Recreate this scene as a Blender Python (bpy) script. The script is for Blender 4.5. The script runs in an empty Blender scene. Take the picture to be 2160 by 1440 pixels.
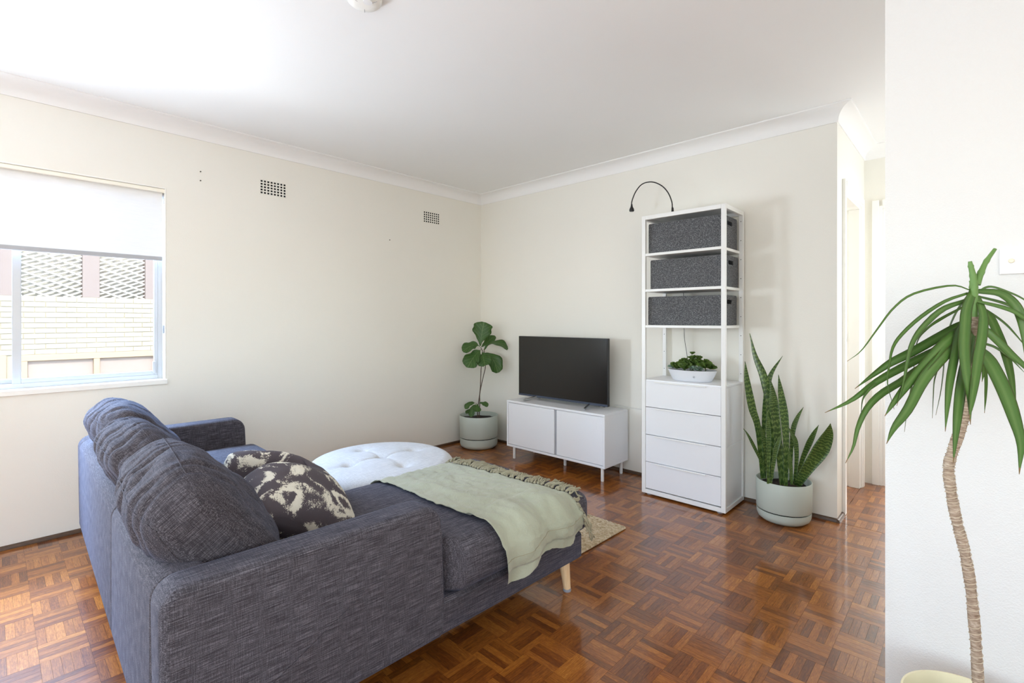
import bpy, bmesh, math, random
from mathutils import Vector, Matrix, Euler, noise
random.seed(7)
PI = math.pi
sc = bpy.context.scene
COL = sc.collection

# ------------------------------------------------------------------ camera
FPX, YAW, HORIZON = 1034.88, 0.7556, 675.18
CAM = Vector((3.7535, -3.5095, 1.22))
cd = bpy.data.cameras.new('camera'); cam = bpy.data.objects.new('camera', cd); COL.objects.link(cam)
cam.location = CAM; cam.rotation_euler = (PI / 2, 0, YAW)
cd.sensor_fit = 'HORIZONTAL'; cd.sensor_width = 36.0; cd.lens = FPX / 2160 * 36
cd.shift_y = (HORIZON - 720) / 2160
cd.clip_start = 0.02; cd.clip_end = 200
sc.camera = cam

# ------------------------------------------------------------------ world, sun, daylight lamps, exposure
w = bpy.data.worlds.new('sky'); sc.world = w; w.use_nodes = True
nt = w.node_tree; nt.nodes.clear()
wo = nt.nodes.new('ShaderNodeOutputWorld'); wb = nt.nodes.new('ShaderNodeBackground')
ws = nt.nodes.new('ShaderNodeTexSky'); ws.sky_type = 'NISHITA'; ws.sun_disc = False
ws.sun_elevation = math.radians(48); ws.sun_rotation = math.radians(80)
wb.inputs['Strength'].default_value = 0.35
nt.links.new(ws.outputs[0], wb.inputs[0]); nt.links.new(wb.outputs[0], wo.inputs[0])

def lamp(name, kind, loc, energy, color, **kw):
    l = bpy.data.lights.new(name, kind); o = bpy.data.objects.new(name, l); COL.objects.link(o)
    o.location = loc; l.energy = energy; l.color = color
    d = kw.pop('aim', None)
    for k, v in kw.items(): setattr(l, k, v)
    if d is not None: o.rotation_euler = Vector(d).to_track_quat('-Z', 'Y').to_euler()
    return o
lamp('sun', 'SUN', (8, -2, 12), 1.75, (1, .95, .86), aim=(-.75, .12, -.62), angle=math.radians(.5))
# daylight through the openings: glazed doors behind the camera, side window (sky from above, sunlit yard from below), far room; dining and side room lamps are added fill
lamp('daylight_rear', 'AREA', (3.7, -5.5, 1.1), 46, (.93, .965, 1), aim=(0, 1, .85), shape='RECTANGLE', size=4.2, size_y=2.1)
lamp('daylight_side_sky', 'AREA', (-.62, -3.6, 2.45), 520, (.40, .61, 1), aim=(1, .02, -.75), shape='RECTANGLE', size=1.9, size_y=1.1)
lamp('daylight_side_yard', 'AREA', (-.75, -3.6, .28), 36, (.97, .98, 1), aim=(1, .05, .85), shape='RECTANGLE', size=1.9, size_y=.8)
lamp('daylight_side_pane', 'AREA', (-.055, -4.1, 1.235), 52, (.76, .87, 1), aim=(1, 0, .06), shape='RECTANGLE', size=.94, size_y=.70)
lamp('fill_dining', 'AREA', (6.33, -4.5, 1.45), 22, (1, .975, .94), aim=(-1, 0, .03), shape='RECTANGLE', size=1.9, size_y=1.25)  # added fill from the right, brightens the left wall and sofa side
lamp('daylight_hall', 'AREA', (4.32, .5, 1.5), 10, (.86, .94, 1), aim=(-1, 0, -.05), shape='RECTANGLE', size=.7, size_y=1.2)
lamp('fill_side_room', 'AREA', (1.75, 1.9, 1.5), 30, (.95, .98, 1), aim=(1, -.1, 0), shape='RECTANGLE', size=1., size_y=1.2)  # added fill lamp, brightens the windowless side room behind the doorway
lamp('daylight_far_room', 'AREA', (3.7, 3.3, 1.5), 46, (.95, .98, 1), aim=(0, -1, -.05), shape='RECTANGLE', size=1.2, size_y=1.6)

sc.view_settings.view_transform = 'Standard'; sc.view_settings.look = 'None'
sc.view_settings.gamma = 1; sc.view_settings.use_curve_mapping = False
sc.view_settings.exposure = 0.66
cy = sc.cycles
cy.use_denoising = True; cy.use_adaptive_sampling = True; cy.adaptive_threshold = .015; cy.max_bounces = 9; cy.diffuse_bounces = 6; cy.glossy_bounces = 4
cy.transmission_bounces = 6; cy.transparent_max_bounces = 12
cy.caustics_reflective = False; cy.caustics_refractive = False; cy.sample_clamp_indirect = 6

# ------------------------------------------------------------------ helpers: colour, materials
def lin(c):
    return tuple((x / 12.92 if x <= .04045 else ((x + .055) / 1.055) ** 2.4) for x in c)
def rgb(r, g, b): return lin((r / 255, g / 255, b / 255)) + (1,)

class N:
    """tiny node-tree builder"""
    def __init__(s, name):
        s.m = bpy.data.materials.new(name); s.m.use_nodes = True; s.t = s.m.node_tree
        s.p = s.t.nodes['Principled BSDF']; s.out = s.t.nodes['Material Output']
    def n(s, typ, ins=None, **kw):
        x = s.t.nodes.new('ShaderNode' + typ)
        for k, v in kw.items(): setattr(x, k, v)
        for k, v in (ins or {}).items(): s.set(x.inputs[k], v)
        return x
    def set(s, sock, v):
        if isinstance(v, bpy.types.NodeSocket): s.t.links.new(v, sock)
        elif isinstance(v, bpy.types.Node): s.t.links.new(v.outputs[0], sock)
        else: sock.default_value = v
    def P(s, **kw):
        for k, v in kw.items(): s.set(s.p.inputs[k.replace('_', ' ')], v)
        return s
    def math(s, op, a, b=0.0, c=None):
        x = s.n('Math', operation=op); s.set(x.inputs[0], a); s.set(x.inputs[1], b)
        if c is not None: s.set(x.inputs[2], c)
        return x.outputs[0]
    def vm(s, op, a, b=(0, 0, 0)):
        x = s.n('VectorMath', operation=op); s.set(x.inputs[0], a); s.set(x.inputs[1], b); return x.outputs[0]
    def coord(s, k='Object'): return s.n('TexCoord').outputs[k]
    def noise(s, vec, scale=5., detail=3., rough=.5, dist=0.):
        x = s.n('TexNoise'); s.set(x.inputs['Vector'], vec)
        x.inputs['Scale'].default_value = scale; x.inputs['Detail'].default_value = detail
        x.inputs['Roughness'].default_value = rough; x.inputs['Distortion'].default_value = dist
        return x.outputs['Fac']
    def ramp(s, fac, stops, interp='LINEAR'):
        x = s.n('ValToRGB'); s.set(x.inputs[0], fac); cr = x.color_ramp; cr.interpolation = interp
        while len(cr.elements) < len(stops): cr.elements.new(.5)
        for e, (p, c) in zip(cr.elements, stops): e.position = p; e.color = c
        return x.outputs[0]
    def mix(s, fac, a, b, blend='MIX'):
        x = s.n('Mix', data_type='RGBA', blend_type=blend)
        s.set(x.inputs[0], fac); s.set(x.inputs[6], a); s.set(x.inputs[7], b); return x.outputs[2]
    def bump(s, h, strength=.3, dist=.01):
        x = s.n('Bump'); x.inputs['Strength'].default_value = strength; x.inputs['Distance'].default_value = dist
        s.set(x.inputs['Height'], h); s.set(s.p.inputs['Normal'], x.outputs[0]); return s

def plain(name, col, rough=.5, metal=0., **kw):
    k = N(name).P(Base_Color=col, Roughness=rough, Metallic=metal, **kw)
    c = k.coord(); k.bump(k.noise(c, 220, 2), .03, .002)
    return k.m

def wallpaint(name, col, bump=.12, scale=160, var=.03):
    k = N(name); c = k.coord()
    big = k.noise(c, 1.6, 3); 
    k.P(Base_Color=k.mix(big, tuple(x * (1 - var) for x in col[:3]) + (1,), col), Roughness=.62)
    k.bump(k.math('ADD', k.noise(c, scale, 3), k.math('MULTIPLY', k.noise(c, 14, 3), 1.6)), bump, .004)
    return k.m

M = {}
M['wall'] = wallpaint('cream_wall_paint', rgb(242, 239, 230))
M['wall_white'] = wallpaint('white_stippled_wall_paint', rgb(230, 230, 228), .3, 230)
M['ceiling'] = wallpaint('white_ceiling_paint', rgb(247, 247, 246), .05)
M['cornice'] = plain('cornice_white', rgb(246, 245, 243), .6)
M['trimwhite'] = plain('gloss_white_paint', rgb(246, 245, 240), .3)
M['white'] = plain('white_lacquer', rgb(236, 237, 240), .38)
M['whitemetal'] = plain('white_metal', rgb(238, 238, 236), .35)
M['headrail'] = plain('cream_headrail', rgb(250, 246, 232), .4)
M['alu'] = plain('window_aluminium', rgb(204, 206, 209), .4, .15)
M['rail'] = plain('blind_rail_grey', rgb(176, 177, 182), .45)
M['chrome'] = plain('brushed_chrome', rgb(205, 208, 212), .25, 1.)
M['black'] = plain('black_plastic', rgb(26, 25, 25), .4)
M['dark'] = plain('dark_void', rgb(20, 19, 18), .9)
M['footgrey'] = plain('grey_plastic', rgb(150, 154, 162), .5)
M['switch'] = plain('switch_plastic', rgb(240, 240, 240), .3)
M['cream_button'] = plain('cream_button', rgb(240, 230, 205), .3)
M['brass'] = plain('strike_metal', rgb(90, 86, 80), .35, .9)
M['bowl'] = plain('pale_grey_ceramic', rgb(226, 228, 233), .45)
M['creampot'] = plain('cream_plastic_pot', rgb(236, 226, 190), .4)
M['tan'] = plain('tan_leather', rgb(176, 92, 44), .5)
M['cordblack'] = plain('black_cord', rgb(30, 29, 29), .5)
M['cordwhite'] = plain('white_cord', rgb(232, 230, 224), .5)

def m_pot():
    k = N('sage_pot_plastic'); c = k.coord()
    k.P(Base_Color=k.mix(k.noise(c, 3, 2), rgb(180, 188, 178), rgb(190, 198, 188)), Roughness=.42)
    k.bump(k.noise(c, 260, 2), .04, .002); return k.m
M['pot'] = m_pot()

def m_soil():
    k = N('potting_soil'); c = k.coord(); f = k.noise(c, 90, 4, .7)
    k.P(Base_Color=k.ramp(f, [(.3, rgb(22, 17, 15)), (.7, rgb(62, 48, 42))]), Roughness=.95); k.bump(f, .9, .01); return k.m
M['soil'] = m_soil()

def m_wood_trim():
    k = N('stained_timber_trim'); c = k.vm('MULTIPLY', k.coord(), (6, 6, 60)); f = k.noise(c, 6, 4, .6)
    k.P(Base_Color=k.ramp(f, [(.3, rgb(58, 40, 28)), (.75, rgb(104, 74, 50))]), Roughness=.4); k.bump(f, .15, .002); return k.m
M['trimwood'] = m_wood_trim()

def m_pale_wood():
    k = N('birch_leg'); c = k.vm('MULTIPLY', k.coord(), (40, 40, 4)); f = k.noise(c, 3, 4, .6)
    k.P(Base_Color=k.ramp(f, [(.3, rgb(222, 186, 140)), (.75, rgb(240, 212, 172))]), Roughness=.45); return k.m
M['leg'] = m_pale_wood()

TILE = .1355; TX0 = 3.098 - TILE * 60; TY0 = -1.494 - TILE * 60
def m_parquet():
    k = N('mosaic_parquet_timber'); pos = k.n('NewGeometry').outputs['Position']
    q = k.vm('MULTIPLY', k.vm('SUBTRACT', pos, (TX0, TY0, 0)), (1 / TILE, 1 / TILE, 0))
    fl = k.vm('FLOOR', q); fr = k.vm('FRACTION', q)
    a = k.n('SeparateXYZ', {0: fl}); b = k.n('SeparateXYZ', {0: fr})
    par = k.math('MODULO', k.math('ADD', a.outputs[0], a.outputs[1]), 2.0)
    par = k.math('GREATER_THAN', par, .5)
    inv = k.math('SUBTRACT', 1.0, par)
    across = k.math('ADD', k.math('MULTIPLY', b.outputs[0], inv), k.math('MULTIPLY', b.outputs[1], par))
    along = k.math('ADD', k.math('MULTIPLY', b.outputs[1], inv), k.math('MULTIPLY', b.outputs[0], par))
    fi = k.math('FLOOR', k.math('MULTIPLY', across, 5.0))
    idv = k.n('CombineXYZ'); k.set(idv.inputs[0], a.outputs[0]); k.set(idv.inputs[1], a.outputs[1]); k.set(idv.inputs[2], k.math('ADD', fi, k.math('MULTIPLY', par, 9)))
    wn = k.n('TexWhiteNoise', {'Vector': idv.outputs[0]}, noise_dimensions='3D')
    idt = k.n('CombineXYZ'); k.set(idt.inputs[0], a.outputs[0]); k.set(idt.inputs[1], a.outputs[1])
    wt = k.n('TexWhiteNoise', {'Vector': idt.outputs[0]}, noise_dimensions='3D').outputs[0]
    gv = k.n('CombineXYZ'); k.set(gv.inputs[0], k.math('MULTIPLY', along, 1.1)); k.set(gv.inputs[1], k.math('MULTIPLY', across, 16)); k.set(gv.inputs[2], k.math('MULTIPLY', wn.outputs[0], 60))
    grain = k.noise(gv.outputs[0], 2.6, 5, .62, .9)
    fg = k.n('CombineXYZ'); k.set(fg.inputs[0], k.math('MULTIPLY', along, 2.2)); k.set(fg.inputs[1], k.math('MULTIPLY', across, 4)); k.set(fg.inputs[2], k.math('MULTIPLY', wn.outputs[0], 31))
    fig = k.noise(fg.outputs[0], 2.0, 3, .55, 1.8)
    tone = k.math('ADD', k.math('MULTIPLY', wn.outputs[0], .52), k.math('ADD', k.math('MULTIPLY', wt, .16), k.math('ADD', k.math('MULTIPLY', k.math('SUBTRACT', grain, .5), 1.25), k.math('MULTIPLY', k.math('SUBTRACT', fig, .5), .5))))
    tone = k.math('ADD', tone, .1)
    c = k.ramp(tone, [(.0, rgb(78, 38, 13)), (.3, rgb(114, 62, 21)), (.55, rgb(142, 83, 29)), (.8, rgb(168, 104, 40)), (1., rgb(196, 132, 58))])
    red = k.n('TexWhiteNoise', {'Vector': k.vm('ADD', idv.outputs[0], (7.3, 2.1, 5.5))}, noise_dimensions='3D').outputs[0]
    c = k.mix(k.math('MULTIPLY', red, .14), c, rgb(118, 52, 34))
    k.P(Base_Color=c, Roughness=.38, Coat_Weight=.9, Coat_Roughness=.1, Coat_IOR=1.52)
    k.p.inputs['Specular IOR Level'].default_value = .2
    k.bump(k.math('ADD', grain, k.math('MULTIPLY', k.noise(pos, 3.0, 2), 2.5)), .05, .004)
    cb = k.n('Bump', {'Height': k.noise(pos, 9.0, 2)}); cb.inputs['Strength'].default_value = .02; cb.inputs['Distance'].default_value = .01
    k.set(k.p.inputs['Coat Normal'], cb.outputs[0])
    return k.m
M['parquet'] = m_parquet()
M['subfloor'] = plain('dark_joint', rgb(44, 27, 17), .7)

def m_weave(name, dark, mid, light, s=1.0, along='y', rough=.95, bump=.35, sheen=.10):
    """woven upholstery: long irregular threads one way, short ones the other"""
    k = N(name); c = k.coord()
    v1 = {'y': (420, 14, 420), 'x': (14, 420, 420), 'z': (420, 420, 14)}[along]
    v2 = {'y': (30, 420, 30), 'x': (420, 30, 30), 'z': (30, 30, 420)}[along]
    n1 = k.noise(k.vm('MULTIPLY', c, tuple(s * a for a in v1)), 1, 3, .6)
    n2 = k.noise(k.vm('MULTIPLY', c, tuple(s * a for a in v2)), 1, 3, .6)
    n3 = k.noise(k.vm('MULTIPLY', c, (s * 520,) * 3), 1, 1, .5)
    f = k.math('ADD', k.math('MULTIPLY', n1, .5), k.math('ADD', k.math('MULTIPLY', n2, .26), k.math('MULTIPLY', n3, .24)))
    k.P(Base_Color=k.ramp(f, [(.36, dark), (.5, mid), (.64, light)]), Roughness=rough)
    k.p.inputs['Sheen Weight'].default_value = sheen; k.p.inputs['Sheen Roughness'].default_value = .45; k.p.inputs['Sheen Tint'].default_value = (.42, .58, 1, 1)  # blue tint puts the bluish skylight on the sofa tops into the sheen
    k.p.inputs['Specular IOR Level'].default_value = .2
    k.bump(f, bump, .003); return k.m
M['sofa'] = m_weave('charcoal_woven_upholstery', rgb(42, 38, 41), rgb(73, 69, 74), rgb(120, 116, 122))
M['sofa_x'] = m_weave('charcoal_woven_upholstery_cushions', rgb(36, 32, 33), rgb(66, 61, 65), rgb(112, 106, 110), along='y')
M['ottoman'] = m_weave('white_linen', rgb(186, 187, 189), rgb(205, 206, 208), rgb(222, 223, 224), .8, bump=.12, sheen=.0)
M['button'] = plain('linen_button', rgb(214, 212, 204), .9)

def m_felt():
    k = N('grey_felt'); c = k.coord(); f = k.noise(c, 190, 4, .75); g = k.noise(c, 420, 2, .6)
    k.P(Base_Color=k.ramp(k.math('ADD', k.math('MULTIPLY', f, .7), k.math('MULTIPLY', g, .3)), [(.36, rgb(50, 51, 54)), (.51, rgb(88, 89, 92)), (.68, rgb(172, 173, 175))]), Roughness=1.)
    k.bump(f, .4, .003); return k.m
M['felt'] = m_felt()

def m_throw():
    k = N('sage_cotton_throw'); c = k.coord(); f = k.noise(k.vm('MULTIPLY', c, (300, 420, 300)), 1, 2); g = k.noise(c, 38, 4, .6, 1.2)
    k.P(Base_Color=k.ramp(k.noise(c, 4, 3), [(.3, rgb(158, 160, 138)), (.7, rgb(174, 177, 156))]), Roughness=.95)
    k.p.inputs['Sheen Weight'].default_value = .2
    k.bump(k.math('ADD', k.math('MULTIPLY', f, .25), k.math('MULTIPLY', g, 1.)), .5, .007); return k.m
M['throw'] = m_throw()
M['tassel'] = plain('sage_cotton_yarn', rgb(158, 152, 128), .95)

def m_rug():
    k = N('jute_boucle'); c = k.coord(); f = k.noise(k.vm('MULTIPLY', c, (60, 95, 60)), 1, 3, .65)
    k.P(Base_Color=k.ramp(f, [(.28, rgb(136, 112, 82)), (.47, rgb(188, 166, 132)), (.7, rgb(220, 204, 178))]), Roughness=1.); k.bump(f, .9, .012); return k.m
M['rug'] = m_rug()

def m_print():
    k = N('black_and_cream_brush_print'); c = k.coord()
    swirl = k.noise(k.vm('MULTIPLY', c, (1.25, 1, 1)), 6.2, 2, .5, 2.2)
    dry = k.noise(k.vm('MULTIPLY', c, (24, 90, 110)), 1, 4, .75, 1.2)
    fine = k.noise(c, 300, 3, .7)
    f = k.math('ADD', k.math('MULTIPLY', swirl, .72), k.math('ADD', k.math('MULTIPLY', dry, .30), k.math('MULTIPLY', fine, .22)))
    k.P(Base_Color=k.ramp(f, [(.0, rgb(76, 68, 73)), (.645, rgb(80, 72, 77)), (.67, rgb(214, 208, 192)), (1., rgb(232, 228, 216))]), Roughness=.9)
    k.bump(k.noise(k.vm('MULTIPLY', c, (400, 400, 400)), 1, 1), .15, .002); return k.m
M['print'] = m_print()

def m_leaf(name, dark, light, vein, kind):
    k = N(name); uv = k.coord('UV'); s = k.n('SeparateXYZ', {0: uv}); u, v = s.outputs[0], s.outputs[1]
    c = k.coord(); blot = k.noise(c, 9, 3)
    base = k.mix(blot, dark, light)
    au = k.math('ABSOLUTE', k.math('SUBTRACT', u, .5))
    if kind == 'fig':      # pale midrib and slanting side veins
        mid = k.math('LESS_THAN', au, .022)
        t = k.math('FRACT', k.math('SUBTRACT', k.math('MULTIPLY', v, 6.0), k.math('MULTIPLY', au, 4.2)))
        sv = k.math('LESS_THAN', k.math('ABSOLUTE', k.math('SUBTRACT', t, .5)), .05)
        base = k.mix(k.math('MULTIPLY', k.math('MAXIMUM', mid, sv), .4), base, vein)
        rough = .42
    elif kind == 'snake':  # zigzag cross bands
        uvn = k.n('CombineXYZ', {0: k.math('MULTIPLY', u, 4.5), 1: k.math('MULTIPLY', v, 22), 2: k.n('ObjectInfo').outputs['Random']})
        w_ = k.noise(uvn.outputs[0], 1, 4, .65)
        bands = k.math('SINE', k.math('ADD', k.math('MULTIPLY', v, 165), k.math('MULTIPLY', w_, 15)))
        bf = k.n('MapRange', {0: bands, 1: .1, 2: .95, 3: 0., 4: .55}, interpolation_type='SMOOTHSTEP').outputs[0]
        bf = k.math('MULTIPLY', bf, k.math('ADD', .35, k.math('MULTIPLY', blot, 1.1)))
        base = k.mix(bf, base, vein); rough = .38
    else:                  # dracaena: fine lengthwise stripes, pale centre, reddish margin
        st = k.noise(k.n('CombineXYZ', {0: k.math('MULTIPLY', u, 16), 1: k.math('MULTIPLY', v, 1.5)}).outputs[0], 1, 3, .6)
        base = k.mix(k.math('MULTIPLY', st, .9), base, light)
        base = k.mix(k.n('MapRange', {0: au, 1: .03, 2: .2, 3: .28, 4: 0.}).outputs[0], base, vein)
        st2 = k.noise(k.n('CombineXYZ', {0: k.math('MULTIPLY', u, 42), 1: k.math('MULTIPLY', v, 2.5)}).outputs[0], 1, 2, .5)
        base = k.mix(k.math('MULTIPLY', k.math('SUBTRACT', st2, .4), .7), base, dark)
        base = k.mix(k.math('MULTIPLY', k.math('GREATER_THAN', au, .455), .6), base, rgb(92, 70, 52))
        base = k.mix(k.math('MULTIPLY', k.math('GREATER_THAN', v, .965), .9), base, rgb(150, 118, 84))
        rough = .36
    k.P(Base_Color=base, Roughness=rough); k.p.inputs['Specular IOR Level'].default_value = .45
    if kind != 'snake':
        tr = k.n('BsdfTranslucent', {0: k.mix(.5, base, rgb(120, 160, 40))}); mx = k.n('MixShader', {0: .22, 1: k.p.outputs[0], 2: tr.outputs[0]})
        k.t.links.new(mx.outputs[0], k.out.inputs[0])
    return k.m
M['figleaf'] = m_leaf('fig_leaf', rgb(48, 80, 34), rgb(74, 112, 48), rgb(142, 168, 104), 'fig')
M['snakeleaf'] = m_leaf('snake_plant_leaf', rgb(38, 62, 26), rgb(62, 90, 36), rgb(134, 158, 84), 'snake')
M['dracleaf'] = m_leaf('dracaena_leaf', rgb(50, 86, 36), rgb(98, 138, 64), rgb(150, 178, 110), 'drac')
M['succ'] = m_leaf('succulent_leaf', rgb(66, 98, 42), rgb(118, 146, 66), rgb(150, 176, 100), 'fig')
M['succ_blue'] = plain('blue_green_rosette', rgb(122, 146, 128), .5)
M['stem'] = plain('brown_stem', rgb(84, 66, 54), .7)
M['greenstem'] = plain('green_cut_stem', rgb(104, 142, 72), .5)

def m_trunk():
    k = N('dracaena_bark'); c = k.coord(); f = k.noise(k.vm('MULTIPLY', c, (60, 60, 190)), 1, 4, .65)
    k.P(Base_Color=k.ramp(f, [(.3, rgb(128, 106, 88)), (.55, rgb(176, 156, 136)), (.75, rgb(216, 202, 186))]), Roughness=.9); k.bump(f, .5, .004); return k.m
M['trunk'] = m_trunk()
M['twine'] = plain('pale_twine', rgb(206, 190, 166), .9)

def m_screen():
    k = N('television_panel'); k.P(Base_Color=rgb(24, 22, 20), Roughness=.14); k.p.inputs['Specular IOR Level'].default_value = .6
    c = k.coord(); k.bump(k.noise(c, 500, 1), .01, .001); return k.m
M['screen'] = m_screen()

def m_blind():
    k = N('white_blind_fabric'); c = k.coord(); f = k.noise(k.vm('MULTIPLY', c, (200, 12, 260)), 1, 3)
    col = k.mix(f, rgb(240, 240, 240), rgb(250, 250, 249)); k.P(Base_Color=col, Roughness=.9)
    tr = k.n('BsdfTranslucent', {0: col}); mx = k.n('MixShader', {0: .07, 1: k.p.outputs[0], 2: tr.outputs[0]})
    k.t.links.new(mx.outputs[0], k.out.inputs[0]); k.bump(f, .1, .002); return k.m
M['blind'] = m_blind()

def m_glass(name='clear_pane', tint=(.97, .985, .98, 1), frost=None):
    k = N(name); tr = k.n('BsdfTransparent', {0: tint}); gl = k.n('BsdfGlossy', {0: (1, 1, 1, 1), 'Roughness': .02})
    fz = k.n('LayerWeight', {0: .12}); mx = k.n('MixShader', {0: k.math('MULTIPLY', fz.outputs['Fresnel'], .6), 1: tr.outputs[0], 2: gl.outputs[0]})
    sh = mx.outputs[0]
    if frost: # a dusty film on the pane
        c = k.coord(); d = k.n('BsdfDiffuse', {0: rgb(250, 246, 240)}); t2 = k.n('BsdfTranslucent', {0: rgb(250, 246, 240)})
        film = k.n('MixShader', {0: .7, 1: d.outputs[0], 2: t2.outputs[0]})
        sh = k.n('MixShader', {0: k.math('MULTIPLY', k.math('ADD', k.noise(c, 18, 5, .7), .4), frost), 1: sh, 2: film.outputs[0]}).outputs[0]
    k.t.links.new(sh, k.out.inputs[0]); return k.m
M['glass'] = m_glass()
M['glass_clean'] = m_glass('rear_pane')

def m_brick():
    k = N('cream_face_brick'); c = k.coord(); o = k.n('ObjectInfo').outputs['Random']
    f = k.noise(c, 30, 4, .6); base = k.mix(o, rgb(196, 186, 162), rgb(208, 198, 176))
    k.P(Base_Color=k.mix(k.math('MULTIPLY', f, .4), base, rgb(190, 176, 150)), Roughness=.9); k.bump(f, .3, .01); return k.m
M['brick'] = m_brick()
M['mortar'] = plain('pale_mortar', rgb(186, 175, 154), .95)
M['recess'] = plain('pale_render', rgb(222, 216, 202), .9)  # even pale tone of the backdrop wall added to lighten the lattice gaps
M['brownpost'] = plain('weathered_brown_timber', rgb(166, 148, 138), .8)
M['lattice'] = plain('pale_lattice', rgb(226, 218, 206), .8)
M['orangeframe'] = plain('orange_timber_frame', rgb(200, 176, 146), .6)
M['paleglass'] = plain('pale_neighbour_pane', rgb(188, 170, 158), .25)  # even pale opaque colour in place of clear glass
M['foliage'] = plain('garden_foliage', rgb(168, 178, 136), .8)
M['ground'] = wallpaint('concrete_yard', rgb(200, 194, 184), .2, 40, .1)

# ------------------------------------------------------------------ helpers: mesh building
class MB:
    def __init__(s): s.v = []; s.f = []; s.uv = {}
    def add(s, vs, fs, uvs=None):
        o = len(s.v); s.v += [tuple(p) for p in vs]
        for f in fs: s.f.append(tuple(i + o for i in f))
        if uvs:
            for i, u in enumerate(uvs): s.uv[i + o] = u
        return s
    def box(s, x0, y0, z0, x1, y1, z1):
        v = [(x, y, z) for x in (x0, x1) for y in (y0, y1) for z in (z0, z1)]
        return s.add(v, [(0, 1, 3, 2), (4, 6, 7, 5), (0, 4, 5, 1), (2, 3, 7, 6), (0, 2, 6, 4), (1, 5, 7, 3)])
    def bbox(s, x0, y0, z0, x1, y1, z1, r=.002):
        """box with chamfered edges"""
        vs = []; idx = {}
        for i, x in enumerate((x0, x1)):
            for j, y in enumerate((y0, y1)):
                for l, z in enumerate((z0, z1)):
                    dx, dy, dz = (r if not i else -r), (r if not j else -r), (r if not l else -r)
                    idx[i, j, l, 0] = len(vs); vs.append((x, y + dy, z + dz))
                    idx[i, j, l, 1] = len(vs); vs.append((x + dx, y, z + dz))
                    idx[i, j, l, 2] = len(vs); vs.append((x + dx, y + dy, z))
        fs = []
        for i in (0, 1):
            fs.append(tuple(idx[i, a, b, 0] for a, b in ((0, 0), (0, 1), (1, 1), (1, 0))))
            fs.append(tuple(idx[a, i, b, 1] for a, b in ((0, 0), (1, 0), (1, 1), (0, 1))))
            fs.append(tuple(idx[a, b, i, 2] for a, b in ((0, 0), (0, 1), (1, 1), (1, 0))))
        for a in (0, 1):
            for b in (0, 1):
                fs.append((idx[a, b, 0, 0], idx[a, b, 1, 0], idx[a, b, 1, 1], idx[a, b, 0, 1]))
                fs.append((idx[a, 0, b, 0], idx[a, 1, b, 0], idx[a, 1, b, 2], idx[a, 0, b, 2]))
                fs.append((idx[0, a, b, 1], idx[1, a, b, 1], idx[1, a, b, 2], idx[0, a, b, 2]))
                for c in (0, 1): fs.append((idx[a, b, c, 0], idx[a, b, c, 1], idx[a, b, c, 2]))
        return s.add(vs, fs)
    def tube(s, pts, r, n=8, cap=True):
        pts = [Vector(p) for p in pts]; m = len(pts); rs = r if isinstance(r, (list, tuple)) else [r] * m
        nrm = None; vs = []; fs = []
        for i, p in enumerate(pts):
            t = (pts[min(i + 1, m - 1)] - pts[max(i - 1, 0)]).normalized()
            if nrm is None: nrm = t.orthogonal().normalized()
            nrm = (nrm - t * nrm.dot(t)); nrm = nrm.normalized() if nrm.length > 1e-6 else t.orthogonal().normalized()
            b = t.cross(nrm)
            for k in range(n):
                a = 2 * PI * k / n; vs.append(p + (nrm * math.cos(a) + b * math.sin(a)) * rs[i])
        for i in range(m - 1):
            for k in range(n):
                fs.append((i * n + k, i * n + (k + 1) % n, (i + 1) * n + (k + 1) % n, (i + 1) * n + k))
        if cap: fs.append(tuple(range(n))[::-1]); fs.append(tuple((m - 1) * n + k for k in range(n)))
        return s.add(vs, fs)
    def lathe(s, prof, n=40, c=(0, 0, 0), sx=1, sy=1):
        vs = []; fs = []
        for r, z in prof:
            for k in range(n):
                a = 2 * PI * k / n; vs.append((c[0] + r * math.cos(a) * sx, c[1] + r * math.sin(a) * sy, c[2] + z))
        m = len(prof)
        for i in range(m - 1):
            for k in range(n):
                fs.append((i * n + k, i * n + (k + 1) % n, (i + 1) * n + (k + 1) % n, (i + 1) * n + k))
        if prof[0][0] > 1e-4: fs.append(tuple(range(n))[::-1])
        if prof[-1][0] > 1e-4: fs.append(tuple((m - 1) * n + k for k in range(n)))
        return s.add(vs, fs)
    def prism(s, poly, axis, t0, t1, r=0., steps=3):
        """extrude a convex outline (list of 2D points) along an axis, edges rounded by r"""
        m = len(poly); P2 = [Vector(p) for p in poly]
        area = sum(P2[i].x * P2[(i + 1) % m].y - P2[(i + 1) % m].x * P2[i].y for i in range(m))
        sg = 1 if area > 0 else -1; nr = []
        for i in range(m):
            e1 = (P2[i] - P2[i - 1]).normalized(); e2 = (P2[(i + 1) % m] - P2[i]).normalized()
            n1 = Vector((e1.y, -e1.x)) * sg; n2 = Vector((e2.y, -e2.x)) * sg; q = n1 + n2
            q = q / max(.3, q.dot(n1)) if q.length > 1e-6 else n1; nr.append(q)
        rings = []
        if r > 0:
            for k in range(steps + 1):
                a = PI / 2 * k / steps; rings.append((t0 + r * (1 - math.sin(a)), r * (1 - math.cos(a))))
            rings = rings[::-1]; rings = sorted(rings)
            rings = [(t0 + r - r * math.cos(PI / 2 * k / steps), r - r * math.sin(PI / 2 * k / steps)) for k in range(steps + 1)]
            rings += [(t1 - r + r * math.sin(PI / 2 * k / steps), r - r * math.cos(PI / 2 * k / steps)) for k in range(steps + 1)]
        else: rings = [(t0, 0), (t1, 0)]
        vs = []; fs = []
        for t, ins in rings:
            for i in range(m):
                p = P2[i] - nr[i] * ins
                vs.append({'x': (t, p.x, p.y), 'y': (p.x, t, p.y), 'z': (p.x, p.y, t)}[axis])
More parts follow.
